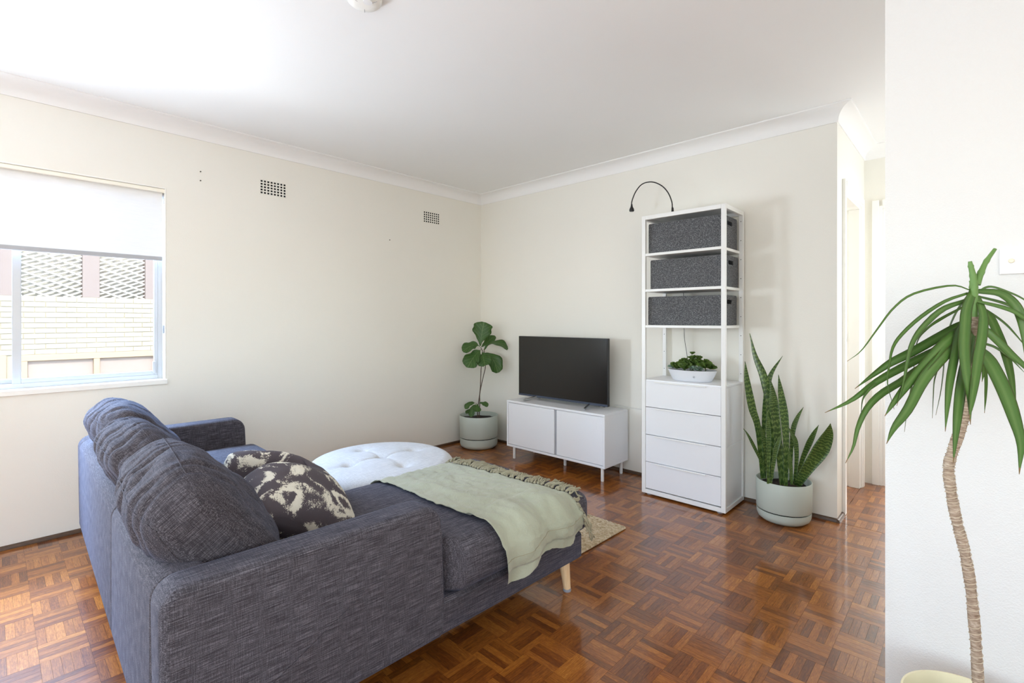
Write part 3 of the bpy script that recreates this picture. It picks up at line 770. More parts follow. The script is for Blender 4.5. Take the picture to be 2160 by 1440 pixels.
# chaise cushion: narrower beside the arm, full width beyond it
chc = ((CHX0 + CHX1) / 2, (.13 + CHY1) / 2, (.276 + SEATZ + .008) / 2)
chh = ((CHX1 - CHX0) / 2, (CHY1 - .13) / 2, (SEATZ + .008 - .276) / 2)
cfn = crownfn(.02, .012, 5)
def chfn(p, q):
    p = cfn(p, q); wy = p.y + chc[1]
    if wy < .835:
        t = 1 if wy < .80 else max(0, (.835 - wy) / .035); lim = -AT - .002 - chc[0]
        if p.x > lim: p.x += (lim - (chh[0] - p.x) * .0 - p.x) * t
    return p
MB().rbox(*chh, .05, (18, 34, 4), chfn, chc).build('chaise_cushion', M['sofa'], sofa, smooth='all')

def back_cushion(x, y, z, hx, hy, hz, tilt, yaw, roll, seed):
    te = .36                                            # boxed edge thickness as a share of the full one
    def fn(p, q):
        ex, ez = max(0, 1 - abs(q.x) ** 3.2), max(0, 1 - abs(q.z) ** 2.6)
        p.y *= te + (1 - te) * (ex * ez) ** .55
        p.x *= 1 - .05 * (1 - q.y * q.y) * 0 - .035 * (1 - abs(q.z) ** 2) * -1 * .4; p.z *= 1 + .05 * (1 - q.x * q.x) * (1 if q.z > 0 else .5)
        p.z -= .055 * abs(q.x) ** 4 * max(0, q.z)
        top = max(0, min(1, (q.z + .5) * 1.1)) * max(0, 1 - abs(q.x) ** 5)
        wr = math.sin(p.x * 56 + 5 * fbm((p.x * .5 + seed, p.y, p.z), 3.2) + 10 * p.y)
        cr = (1 - abs(wr)) ** 2.0 * max(0, fbm((p.x * 1.3 + seed * 3, p.y * .8, p.z * .8), 5.5) + .5)
        d = -.016 * cr * top + .011 * fbm((p.x + seed, p.y, p.z), 6) * (ex + .3)
        nrm = Vector((q.x ** 5 * .5, q.y * (ex * ez + .1), q.z)); nrm = nrm.normalized() if nrm.length > 1e-4 else Vector((0, 0, 1))
        return p + nrm * d
    r = .05
    o = MB().rbox(hx, hy, hz, r, (64, 14, 26), fn, k=6).build('back_cushion', M['sofa_x'], sofa, smooth='all', loc=(x, y, z), rot=(tilt, roll, yaw))
    e = r * (1 - math.cos(PI / 4))
    for sy in (-1, 1):                                  # welted seams round the boxed panel
        loop = []
        for (xa, za), (xb, zb) in (((-1, -1), (1, -1)), ((1, -1), (1, 1)), ((1, 1), (-1, 1)), ((-1, 1), (-1, -1))):
            for k in range(30):
                f = k / 30; loop.append(Vector(((xa + (xb - xa) * f) * (hx - e), sy * (hy - e), (za + (zb - za) * f) * (hz - e))))
        out = []
        for p in loop:
            i_ = Vector([max(-(h - r), min(h - r, c)) for h, c in zip((hx, hy, hz), p)]); d = (p - i_).normalized(); p2 = i_ + d * r
            out.append(fn(p2, Vector((p2.x / hx, p2.y / hy, p2.z / hz))) + d * .0005)
        MB().tube(out + [out[0]], .0017, 6, cap=False).build('seam', M['sofa_x'], o, smooth=60)
    return o
def sl_(x, y): # world xy -> sofa local
    v = Vector((x - SO.x, y - SO.y)); c, s = math.cos(-SR), math.sin(-SR); return v.x * c - v.y * s, v.x * s + v.y * c
for (x, y, z, hx, hy, hz, ti, ya, ro, sd_) in (
    (.715, -3.020, .628, .300, .118, .212, .62, .06, -.03, 1),
    (1.345, -3.055, .618, .300, .122, .212, .64, .03, .02, 2),
    (1.995, -3.065, .618, .308, .138, .220, .66, -.05, .05, 3)):
    lx, ly = sl_(x, y); back_cushion(lx, ly, z, hx, hy, hz, ti, ya, ro, sd_)
def sofa_leg(x, y, z0):
    dx = .018 if x > -.4 else -.018
    o = MB().tube([(x + dx * .6, y + .012, z0 + .012), (x, y, BZ + .004)], [.0165, .026], 20).build('leg', M['leg'], sofa, smooth=50)
    MB().lathe([(.0, z0), (.0175, z0), (.0185, z0 + .004), (.0175, z0 + .012), (0, z0 + .012)], 20, (x + dx * .6, y + .012, 0)).build('leg_cap', M['footgrey'], o, smooth=50)
for x, y, z0 in ((-.075, 1.515, 0), (-.74, 1.5, .0155), (-.08, .08, 0), (-SW + .1, .08, 0), (-SW + .1, .72, .0), (-1.3, .74, .0155)): sofa_leg(x, y, z0)

# ---- patterned throw pillow, chopped in the middle
pl = None
def pfn(p, q):
    e = max(0, (1 - abs(q.x) ** 2.4)) * max(0, (1 - abs(q.z) ** 2.4))
    p.y = p.y * (.16 + 1.0 * e ** .62)
    p.x *= 1 - .05 * (1 - q.z * q.z) * abs(q.x) + .03 * abs(q.z) ** 4; p.z *= 1 - .05 * (1 - q.x * q.x) * abs(q.z)
    ch_ = math.exp(-((q.x + .12 + .25 * q.z) / .20) ** 2) * max(0, (q.z + .35) / 1.35)
    p.z -= .12 * ch_ * (1 if q.z > 0 else .3); p.y *= 1 - .5 * ch_
    p += Vector((0, .006 * fbm(p, 7), .004 * fbm(p + Vector((3, 1, 2)), 8)))
    return p
pil = MB().rbox(.275, .125, .215, .05, (36, 8, 30), pfn, k=5).build('throw_pillow', M['print'], None, smooth='all', loc=(1.812, -2.71, .525), rot=(1.05, .13, -.12))
tag(pil, 'black and cream brush-print pillow leaning on the sofa back cushions', 'pillow')

# ---- throw blanket over the chaise (sofa-local shape, a thing of its own)
tb = thing('throw_blanket', 'sage green cotton throw with knotted fringe over the chaise', 'blanket', SO, SR)
RX = .052
def drape(s, y):
    """s: arc length from chaise left edge (negative hangs left); returns local point and outward normal on the chaise cushion"""
    L = CHX1 - CHX0; zt = SEATZ + .008
    qy = (y - chc[1]) / chh[1]
    arc = PI / 2 * RX; flat = L - 2 * RX
    t = s - arc
    if s < 0: p = Vector((CHX0 - .004, y, zt - RX + s)); n = Vector((-1, 0, 0))
    elif s < arc: a = s / RX; p = Vector((CHX0 + RX - RX * math.cos(a), y, zt - RX + RX * math.sin(a))); n = Vector((-math.cos(a), 0, math.sin(a)))
    elif t < flat: p = Vector((CHX0 + RX + t, y, zt)); n = Vector((0, 0, 1))
    elif t < flat + arc: a = (t - flat) / RX; p = Vector((CHX1 - RX + RX * math.sin(a), y, zt - RX + RX * math.cos(a))); n = Vector((math.sin(a), 0, math.cos(a)))
    else: p = Vector((CHX1 + .012, y, zt - RX - (t - flat - arc))); n = Vector((1, 0, 0))
    qx = (p.x - chc[0]) / chh[0]
    cr = .02 * max(0, 1 - min(1, abs(qx)) ** 2.6) * max(0, 1 - min(1, abs(qy)) ** 2.6)
    if n.z > .3: p.z += cr
    if n.x > .3:
        zz = max(-1, min(1, (p.z - chc[2]) / chh[2])); p.x += .014 * (1 - zz * zz) * n.x
    return p, n
S0, TOPL = -.06, (CHX1 - CHX0) - 2 * RX + PI * RX
NS, NT = 110, 46
def blanket_pt(u, v):
    """u 0..1 left -> hanging hem, v 0 near-arm edge -> 1 fringe edge"""
    hang = .098 * (1 - v) + .05 * v + .010 * math.sin(v * 9)
    s = S0 + (TOPL + hang - S0) * u
    # near edge wanders: starts at y .95 on the left, ends about 1.02 where it hangs
    y0 = .945 + .02 * math.sin(u * 5) + .115 * max(0, u - .55) * 2; y1 = 1.365 + .012 * math.sin(u * 6 + 1) + .135 * u
    if u > .8: y1 -= .08 * (u - .8) * 1.2
    y = y0 + (y1 - y0) * v
    p, n = drape(s, y)
    wr = .006 * fbm((u * 5, v * 5, 0), 2.6) + .004 * fbm((u * 14, v * 7, 2), 2.) + .0016 * abs(fbm((u * 34, v * 16, 5), 1.6)) + .004
    fold = .024 * max(0, u - .42) * (1 + math.sin(v * 15 + u * 3.2)) * (1.25 if u > .75 else .6)
    tuck = .012 * math.exp(-((v - .28 - .3 * (u - .5)) / .06) ** 2) * math.exp(-((u - .45) / .2) ** 2)
    edge = .006 * (math.exp(-(v / .03) ** 2))
    return p + n * (.0055 + max(0, wr + fold * .8 + tuck) + edge), n
cl = MB(); vs = []; fs = []
for lay in (0, 1):
    for i in range(NS + 1):
        for j in range(NT + 1):
            p, n = blanket_pt(i / NS, j / NT); vs.append(p - n * (.003 * lay))
n2 = (NS + 1) * (NT + 1)
for i in range(NS):
    for j in range(NT):
        a = i * (NT + 1) + j; b = a + NT + 1
        fs.append((a, b, b + 1, a + 1)); fs.append((n2 + a, n2 + a + 1, n2 + b + 1, n2 + b))
def rim(seq):
    for a, b in zip(seq, seq[1:]): fs.append((a, b, n2 + b, n2 + a))
rim([j for j in range(NT + 1)]); rim([NS * (NT + 1) + j for j in range(NT, -1, -1)])
rim([i * (NT + 1) for i in range(NS, -1, -1)]); rim([i * (NT + 1) + NT for i in range(NS + 1)])
cl.add(vs, fs).build('cloth', M['throw'], tb, smooth='all')
# folded-under lower layer showing along the hanging hem
hm = MB(); vs = []; fs = []
for i in range(13):
    for j in range(NT + 1):
        v = j / NT; p, n = blanket_pt(1.0, v); q = p - n * .006
        q.z -= (.042 + .012 * math.sin(v * 11)) * (i / 12) * (1.0 - .35 * v); q.x += .004 * math.sin(v * 20 + i * .3) * i / 12
        q.z += .03 * (1 - i / 12); vs.append(q)
for i in range(12):
    for j in range(NT): a = i * (NT + 1) + j; fs.append((a, a + NT + 1, a + NT + 2, a + 1))
hm.add(vs, fs).build('hem', M['throw'], tb, smooth='all')
hl = MB(); pts = []
for j in range(NT + 1):
    p, n = blanket_pt(.957, j / NT); pts.append(p + n * .0012)
hl.tube(pts, .0011, 5).build('hem_stitching', M['tassel'], tb)
rnd = random.Random(11)
NTAS = 54
for k in range(NTAS):
    u = .035 + .955 * k / (NTAS - 1); p, n = blanket_pt(u, 1.0); side = Vector((0, 1, 0)); t = MB()
    ang = rnd.uniform(-.55, .75); along = n.cross(side)
    d = (side * math.cos(ang) + along * math.sin(ang) * (-1)).normalized()
    if n.x > .5: d = (Vector((0, .55, -1)) + Vector((0, rnd.uniform(-.25, .2), 0))).normalized()
    ln = rnd.uniform(.062, .092) * (1.15 if n.x > .5 else 1)
    t.lathe([(0, -.006), (.005, -.004), (.0066, 0), (.005, .004), (0, .006)], 8, p + n * .003 + d * .006)
    for q in range(5):
        off = (q - 2) * .0036; pts = []
        for i in range(7):
            f = i / 6; w_ = off * (.6 + .9 * f) + .004 * math.sin(f * 7 + q * 1.7 + k)
            z_ = .0035 + .006 * math.sin(f * PI) + .003 * (q % 2) + .003 * math.sin(f * 9 + k * 2 + q)
            qv = p + d * (.006 + ln * f) + d.cross(n) * w_ + n * z_
            if n.z > .5:
                ss = (qv.x - CHX0); base, nn = drape(max(.0, ss + (PI / 2 - 1) * RX), min(qv.y, CHY1 - .05)); qv.z = max(base.z + .003 + .004 * (q % 3), qv.z if abs(qv.z - base.z) < .03 else base.z + .004)
            pts.append(qv)
        t.tube(pts, [.0031] * 5 + [.0026, .0014], 5)
    t.build('tassel', M['tassel'], tb, smooth=60)

# ================================================================== OTTOMAN AND RUG
RUGZ = .0145
rug = MB(); rx0, rx1, ry0, ry1 = -1.75, 0, -1.35, 0
ro_ = thing('rug', 'natural jute rug peeking out beside the chaise', 'rug', (2.268, -.968, 0), -.02)
box('backing', M['rug'], ro_, rx0, ry0, .0003, rx1, ry1, .0075, .003)
# rows of loops: real ridges, finer where the photograph shows them
vs = []; fs = []; rows = 135; cols = 88
for i in range(rows + 1):
    for j in range(cols * 2 + 1):
        y = ry0 + .004 + (ry1 - ry0 - .008) * i / rows; x = rx0 + .004 + (rx1 - rx0 - .008) * j / (cols * 2)
        vs.append((x, y, .0072 + .0048 * (1 if (i + j // 2) % 2 else .35) * (1 if j % 2 else .55) * (.85 + .3 * rnd.random()) * (0 if i in (0, rows) or j in (0, cols * 2) else 1)))
for i in range(rows):
    for j in range(cols * 2): a = i * (cols * 2 + 1) + j; fs.append((a, a + 1, a + cols * 2 + 2, a + cols * 2 + 1))
MB().add(vs, fs).build('loop_pile', M['rug'], ro_, smooth='all', kind='stuff')
bd = MB()
for a, b in (((rx1, ry0), (rx1, ry1)), ((rx0, ry1), (rx1, ry1))):
    m_ = 120; pts = []
    for i in range(m_ + 1):
        f = i / m_; pts.append((a[0] + (b[0] - a[0]) * f, a[1] + (b[1] - a[1]) * f, .0068 + .0018 * (i % 2)))
    bd.tube(pts, [.0062 + .0012 * (i % 2) for i in range(m_ + 1)], 6)
bd.build('border', M['rug'], ro_, smooth='all')

ot = thing('ottoman', 'large round white linen ottoman with buttoned top', 'ottoman', (1.19, -1.915, RUGZ))
OR, OH = .425, .385
BTN = [(0, 0), (0, .228), (0, -.21), (.225, 0), (-.225, 0)]
vs = []; fs = []; NA = 96
radii = [.0, .01, .02, .035] + [.05 + .0125 * i for i in range(27)]
radii = [r for r in radii if r < OR - .06]
prof = [(r, 0) for r in radii] + [(OR - .06 + .06 * math.sin(a), -.055 + .055 * math.cos(a)) for a in [PI / 2 * k / 8 for k in range(9)]]
prof += [(OR + .002, -.09), (OR + .003, -.14), (OR + .001, -.19), (OR - .004, -.24), (OR - .004, -.30), (OR - .004, -.345)]
for r, dz in prof:
    for k in range(NA):
        a = 2 * PI * k / NA; x, y = r * math.cos(a), r * math.sin(a); z = OH + dz
        if r < OR - .01 and dz > -.06:
            w_ = 1 - (r / OR) ** 4; z += .022 * (1 - (r / OR) ** 2)
            for bx, by in BTN:
                d = math.hypot(x - bx, y - by); z -= .028 * math.exp(-(d / .028) ** 2) + .012 * math.exp(-(d / .075) ** 2)
            z -= .0085 * math.exp(-(x / .008) ** 2) * (1 if abs(y) < OR - .04 else .2)
            z -= .004 * math.exp(-(y / .012) ** 2) * (abs(x) < .22)
        vs.append((x, y, z))
for i in range(len(prof) - 1):
    for k in range(NA): fs.append((i * NA + k, (i + 1) * NA + k, (i + 1) * NA + (k + 1) % NA, i * NA + (k + 1) % NA))
fs.append(tuple((len(prof) - 1) * NA + k for k in range(NA)))
MB().add(vs, fs).build('upholstery', M['ottoman'], ot, smooth='all')
MB().lathe([(OR - .012, .04), (OR - .012, .0), (0, 0)], 60).build('plinth', M['black'], ot, smooth=40)
for bx, by in BTN:
    MB().lathe([(0, .004), (.006, .0035), (.0095, .001), (.0095, -.002)], 14, (bx, by, OH + .022 * (1 - (math.hypot(bx, by) / OR) ** 2) - .038)).build('button', M['button'], ot, smooth=60)

# ================================================================== TV CABINET AND TELEVISION
tc = thing('tv_cabinet', 'low white sliding-door cabinet on slim legs under the television', 'cabinet', (1.232, -.19, 0))
X0, X1, Y0, Y1, Z0, Z1 = -.509, .509, -.172, .168, .104, .511
box('top_panel', M['white'], tc, X0, Y0, Z1 - .018, X1, Y1, Z1)
box('bottom_panel', M['white'], tc, X0, Y0, Z0, X1, Y1, Z0 + .018)
box('side_panel', M['white'], tc, X0, Y0, Z0 + .018, X0 + .018, Y1, Z1 - .018)
box('side_panel', M['white'], tc, X1 - .018, Y0, Z0 + .018, X1, Y1, Z1 - .018)
box('back_panel', M['white'], tc, X0 + .018, Y1 - .012, Z0 + .018, X1 - .018, Y1, Z1 - .018)
def cdoor(x0, x1, y, hx):
    z0, z1 = Z0 + .022, Z1 - .021
    o = box('door', M['white'], tc, x0, y, z0, x1, y + .014, z1)
    h = MB(); w_, g = .026, .0018
    zc = z1 - .075
    for a in ((hx - w_, zc - w_, hx + w_, zc - w_ + g), (hx - w_, zc + w_ - g, hx + w_, zc + w_), (hx - w_, zc - w_ + g, hx - w_ + g, zc + w_ - g), (hx + w_ - g, zc - w_ + g, hx + w_, zc + w_ - g)):
        h.box(a[0], y - .0012, a[1], a[2], y, a[3])
    h.build('finger_pull', M['white'], o)
cdoor(X0 + .020, .026, Y0 + .002, X0 + .042)
cdoor(.048, X1 - .020, Y0 + .006, X1 - .046)
box('door_track', M['rail'], tc, .0265, Y0 + .014, Z0 + .022, .0475, Y0 + .02, Z1 - .021)
for x, y in ((X0 + .07, -.145), (X1 - .037, -.145), (0.016, -.008), (X0 + .07, .125), (X1 - .037, .125)):
    MB().tube([(x, y, 0), (x, y, .004), (x, y, Z0)], [.011, .0125, .0125], 18).build('leg', M['whitemetal'], tc, smooth=50)
tv = thing('television', 'flat black television standing on the white cabinet', 'television', (1.194, -.195, .511))
TW, TZ0, TZ1 = .473, .029, .565
MB().prism(rounded([(-TW, TZ0, .004), (TW, TZ0, .004), (TW, TZ1, .004), (-TW, TZ1, .004)]), 'y', -.006, .022, .003).build('bezel', M['black'], tv)
MB().bbox(-TW + .007, -.0085, TZ0 + .02, TW - .007, -.006, TZ1 - .007, .0008).build('screen', M['screen'], tv)
box('lower_trim', plain('slate_blue_trim', rgb(70, 78, 96), .3, .4), tv, -TW + .002, -.009, TZ0, TW - .002, -.0062, TZ0 + .016, .001)
MB().bbox(-TW * .8, .022, TZ0 + .03, TW * .8, .062, TZ0 + .34, .01).build('rear_housing', M['black'], tv)
for sx in (-1, 1):
    f = MB(); xa = sx * .28 + .02
    xf = xa + (-.045 if sx < 0 else .03)
    for (yy, xo) in ((-.125, xf), (.10, xf)):
        f.tube([(xa, .006, TZ0 + .004), (xa * .5 + xo * .5, yy * .55, TZ0 * .62), (xo, yy, .0102)], [.012, .0105, .0095], 8)
    f.build('stand_foot', M['chrome'], tv, smooth=50)
box('receiver', M['black'], tv, TW - .05, -.004, TZ0 - .006, TW - .03, .008, TZ0, .001)
cb = MB().tube(spline([(1.585, -.012, .512), (1.63, -.012, .528), (1.75, -.012, .524), (1.86, -.012, .521), (1.98, -.012, .520)], 24), .0042, 8).build('wall_cable', M['cordwhite'], None, smooth=50)
tag(cb, 'white cable running along the wall between cabinet and shelving', 'cable')

# ================================================================== SHELVING UNIT
su = thing('shelving_unit', 'tall white metal shelving unit with four drawers below', 'shelf', (2.336, -.195, 0))
A, B, FY, RY, T0, T1 = -.288, .288, -.172, .166, .012, 1.951
def P4(name, x0, y0, z0, x1, y1, z1, par=None, m_='whitemetal', r=.0015): return box(name, M[m_], par or su, x0, y0, z0, x1, y1, z1, r)
for x0, x1 in ((A, A + .028), (B - .028, B)):
    P4('post', x0, FY, T0, x1, FY + .02, T1)
    rp = P4('post', x0, RY - .02, T0, x1, RY, T1)
    hl_ = MB(); xi = x1 + .0002 if x0 < 0 else x0 - .0002
    z = .22
    xs_ = (x0 + x1) / 2
    while z < 1.9:
        hl_.tube([(xs_, RY - .0204, z), (xs_, RY - .0200, z)], .0028, 8)
        z += .128
    hl_.build('peg_hole', M['dark'], rp, kind='stuff')
for nm, z0, z1 in (('top_rail', T1 - .028, T1), ('bottom_rail', T0, T0 + .028)):
    P4(nm, A + .028, FY, z0, B - .028, FY + .02, z1); P4(nm, A + .028, RY - .02, z0, B - .028, RY, z1)
    for x0, x1 in ((A, A + .02), (B - .02, B)): P4(nm, x0, FY + .02, z0, x1, RY - .02, z1)
P4('top_panel', A + .02, FY + .02, T1 - .004, B - .02, RY - .02, T1 - .001)
for z in (1.686, 1.436, 1.186): P4('shelf', A + .022, FY + .003, z - .018, B - .022, RY - .012, z)
CT = .806
ca = MB(); cx0, cx1 = A + .012, B - .012
ca.bbox(cx0, FY + .021, T0 + .03, cx0 + .014, RY - .021, CT - .012).bbox(cx1 - .014, FY + .021, T0 + .03, cx1, RY - .021, CT - .012).bbox(cx0 + .014, RY - .035, T0 + .03, cx1 - .014, RY - .021, CT - .012)
ca.build('drawer_case', M['white'], su)
P4('case_top', A + .004, FY + .012, CT - .012, B - .004, RY - .006, CT, m_='white')
sp = MB().bbox(cx1, FY + .022, .418, cx1 + .0035, RY - .022, CT - .013).bbox(cx1, FY + .022, T0 + .03, cx1 + .0035, RY - .022, .414); sp.build('side_panel', M['white'], su)
zs = [.8, .615, .4225, .2325, .0455]
for i in range(4):
    z1, z0 = zs[i] - .002, zs[i + 1] + .002
    d = P4('drawer', A + .03, FY + .003, z0, B - .03, FY + .019, z1, m_='white', r=.001)
    h = MB().bbox(-.19, FY - .0075, z1 - .0095, .165, FY - .005, z1 - .002, .0006).bbox(-.19, FY - .005, z1 - .0045, .165, FY + .003, z1 - .002, .0006)
    h.build('handle', M['whitemetal'], d)
for x in (A + .045, B - .045):
    for y in (FY + .03, RY - .03): MB().lathe([(0, 0), (.017, 0), (.018, .003), (.018, .010), (.008, .012), (0, .012)], 18, (x, y, 0)).build('foot', M['footgrey'], su, smooth=50)

def felt_box(x0, x1, z, h, y0, y1, label, flop=0.):
    t = thing('felt_box', label, 'storage box', ((x0 + x1) / 2, (y0 + y1) / 2, z + .0005), 0, 'felt boxes on the shelves')
    a, b = (x1 - x0) / 2, (y1 - y0) / 2; th = .006
    box('bottom', M['felt'], t, -a + th, -b + th, 0, a - th, b - th, th)
    MB().prism(rounded([(-a, 0, .004), (a, 0, .004), (a, h - .002, .012), (-a + .0, h - flop, .012)]), 'y', -b, -b + th, .0018, 2).build('front_panel', M['felt'], t)
    MB().prism(rounded([(-a, 0, .004), (a, 0, .004), (a, h, .012), (-a, h, .012)]), 'y', b - th, b, .0018, 2).build('rear_panel', M['felt'], t)
    hz0, hz1, hw_ = h - .058, h - .030, .045
    for sx in (-1, 1):
        xa, xb = (a - th, a) if sx > 0 else (-a, -a + th); s = MB()
        y0_, y1_ = -b + th, b - th
        s.box(xa, y0_, 0, xb, y1_, hz0).box(xa, y0_, hz0, xb, -hw_, hz1).box(xa, hw_, hz0, xb, y1_, hz1).box(xa, y0_, hz1, xb, y1_, h)
        # rounded ends of the hand hole
        for sy in (-1, 1):
            for q in range(4):
                f0, f1 = q / 4, (q + 1) / 4; zc, rr = (hz0 + hz1) / 2, (hz1 - hz0) / 2
                w0 = rr * (1 - math.sqrt(max(0, 1 - (1 - f0) ** 2)))
                for sz in (-1, 1):
                    za, zb = zc + sz * rr * (1 - f0), zc + sz * rr * (1 - f1)
                    ya, yb = sy * hw_, sy * (hw_ - rr + rr * (1 - f0) * .0 + w0 * 0 + rr * math.sqrt(max(0, 1 - (1 - f1) ** 2)))
                    yy = sy * (hw_ - (rr - rr * math.sqrt(max(0, 1 - (1 - f1) ** 2))))
                    if abs(yy - sy * hw_) > .0004: s.box(xa, min(yy, sy * hw_), min(za, zb), xb, max(yy, sy * hw_), max(za, zb))
        s.build('end_panel', M['felt'], t)
    return t
felt_box(2.075, 2.586, 1.686, .212, -.318, -.052, 'dark grey felt box on the topmost open shelf')
felt_box(2.092, 2.592, 1.436, .205, -.322, -.046, 'dark grey felt box on the middle shelf, between the other two')
felt_box(2.072, 2.584, 1.186, .198, -.318, -.052, 'dark grey felt box on the lowest open shelf, tan leather inside')
MB_ = MB().rbox(.09, .05, .07, .03, (8, 6, 6), lambda p, q: p + Vector((0, 0, .004 * fbm(p, 20))))
lb = MB_.build('leather_pouch', M['tan'], None, smooth='all', loc=(2.47, -.185, 1.193 + .078)); tag(lb, 'tan leather pouch inside the lowest felt box', 'pouch')
MB_ = MB().rbox(.11, .05, .08, .03, (8, 6, 6), lambda p, q: p + Vector((0, 0, .006 * fbm(p, 18))))
lb = MB_.build('cloth_bundle', M['black'], None, smooth='all', loc=(2.19, -.185, 1.193 + .09)); tag(lb, 'black cloth bundle inside the lowest felt box', 'bundle')
bt = MB().lathe([(0, 0), (.026, 0), (.026, .11), (.012, .135), (.012, .16), (0, .16)], 20).build('white_bottle', M['switch'], None, smooth=40, loc=(2.53, -.16, 1.436 + .0075)); tag(bt, 'small white bottle inside the middle felt box', 'bottle')

# ---- gooseneck lamp on the shelving, its cord
gl = thing('gooseneck_lamp', 'thin black gooseneck lamp arching above the shelving unit', 'lamp', (2.199, -.2, T1))
MB().lathe([(0, 0.0005), (.03, 0.0005), (.03, .014), (.022, .02), (0, .02)], 24).build('base', M['black'], gl, smooth=40)
MB().tube([(0, 0, .018), (-.001, 0, .06), (-.003, 0, .07)], [.010, .0075, .005], 12).build('socket', M['black'], gl, smooth=50)
neck = [(-.002, 0, .06), (-.007, 0, .11), (-.035, 0, .179), (-.086, 0, .239), (-.16, 0, .279), (-.236, 0, .278), (-.29, 0, .232), (-.322, 0, .166), (-.324, 0, .125)]
MB().tube(spline(neck, 50), .0042, 8).build('neck', M['cordblack'], gl, smooth=60)
MB().lathe([(0, .03), (.006, .03), (.007, .018), (.010, .008), (.017, -.006), (.0185, -.02), (.015, -.024), (0, -.022)], 20, (-.324, 0, .112)).build('head', M['black'], gl, smooth=50)
pc = MB().tube(spline([(2.199, -.024, 1.945), (2.20, -.024, 1.90), (2.20, -.026, 1.5), (2.205, -.026, 1.16), (2.212, -.026, 1.06), (2.225, -.026, .98), (2.24, -.026, .85), (2.25, -.026, .79)], 50), .0018, 6).build('power_cord', M['cordblack'], None, smooth=60)
tag(pc, 'thin dark cord hanging behind the succulent bowl', 'cord')

# ---- succulent bowl
sb = thing('succulent_bowl', 'pale oval bowl of mixed succulents on the drawer top', 'plant', (2.345, -.215, CT + .0005), .03)
def oval(prof, name, m_, n=48, par=None): return MB().lathe(prof, n, (0, 0, 0), 1, .62).build(name, M[m_], par or sb, smooth=50)
oval([(0, 0), (.125, 0), (.133, .004), (.158, .056), (.166, .075), (.163, .076), (.158, .073), (.150, .05), (.0, .048)], 'bowl', 'bowl')
oval([(0, .062), (.10, .062), (.153, .060)], 'soil', 'soil')
MB().lathe([(0, .006), (.005, .0055), (.0072, .002), (.0072, 0)], 16).build('plug', M['chrome'], sb, smooth=50, loc=(.048, -.0875, .034), rot=(PI / 2 + .35, 0, 0.0))
rnd = random.Random(5)
def leafmesh(mb, ctr, wid, hint, fold=.15, nu=4, thick=0., wave=0.):
    """leaf blade along a centre line; hint = way the upper face looks"""
    m = len(ctr); vs = []; fs = []; uv = []
    for i, p in enumerate(ctr):
        t = (ctr[min(i + 1, m - 1)] - ctr[max(i - 1, 0)]).normalized(); h = hint[i] if isinstance(hint, list) else hint
        s = t.cross(h); s = s.normalized() if s.length > 1e-5 else t.orthogonal().normalized(); n = s.cross(t).normalized()
        for k in range(nu + 1):
            u = k / nu * 2 - 1; vs.append(p + s * (u * wid[i]) + n * (fold * wid[i] * (u * u) + wave * max(wid) * u * u * math.sin(i * .85 + u * 2.2 + wid[0] * 900))); uv.append((k / nu, i / (m - 1)))
    for i in range(m - 1):
        for k in range(nu): a = i * (nu + 1) + k; fs.append((a, a + 1, a + nu + 2, a + nu + 1))
    if thick > 0:
        o = len(vs); 
        for i, p in enumerate(ctr):
            t = (ctr[min(i + 1, m - 1)] - ctr[max(i - 1, 0)]).normalized(); h = hint[i] if isinstance(hint, list) else hint
            s = t.cross(h); s = s.normalized() if s.length > 1e-5 else t.orthogonal().normalized(); n = s.cross(t).normalized()
            for k in range(nu + 1):
                u = k / nu * 2 - 1; vs.append(p + s * (u * wid[i]) + n * (fold * wid[i] * (u * u) + wave * max(wid) * u * u * math.sin(i * .85 + u * 2.2 + wid[0] * 900)) - n * (thick * (1 - u * u) + .0003)); uv.append((k / nu, i / (m - 1)))
        for i in range(m - 1):
            for k in range(nu): a = o + i * (nu + 1) + k; fs.append((a, a + nu + 1, a + nu + 2, a + 1))
        for i in range(m - 1):
            for k in (0, nu): a = i * (nu + 1) + k; b = a + nu + 1; fs.append((a, b, o + b, o + a))
    return mb.add(vs, fs, uv)
def rosette(c, r, n, tilt, mat, name, rise=0.):
    mb = MB()
    if rise > 0: mb.tube([(c[0], c[1], .06), c], [.0028, .002], 6)
    for k in range(n):
        lay = k / n; a = k * 2.4; L = r * (1 - .55 * lay); el = .15 + 1.1 * lay + tilt * rnd.uniform(-.3, .3)
        el = min(1.35, el + .25); d = Vector((math.cos(a) * math.cos(el), math.sin(a) * math.cos(el), math.sin(el))); up = Vector((0, 0, 1))
        pts = [Vector(c) + d * (L * f) + up * (-.12 * L * f * f) for f in (0, .3, .6, .85, 1)]
        leafmesh(mb, pts, [L * x for x in (.12, .26, .40, .32, .05)], (up - CF * .8).normalized(), .3, 2, .0018)
    return mb.build(name, M[mat], sb, smooth='all')
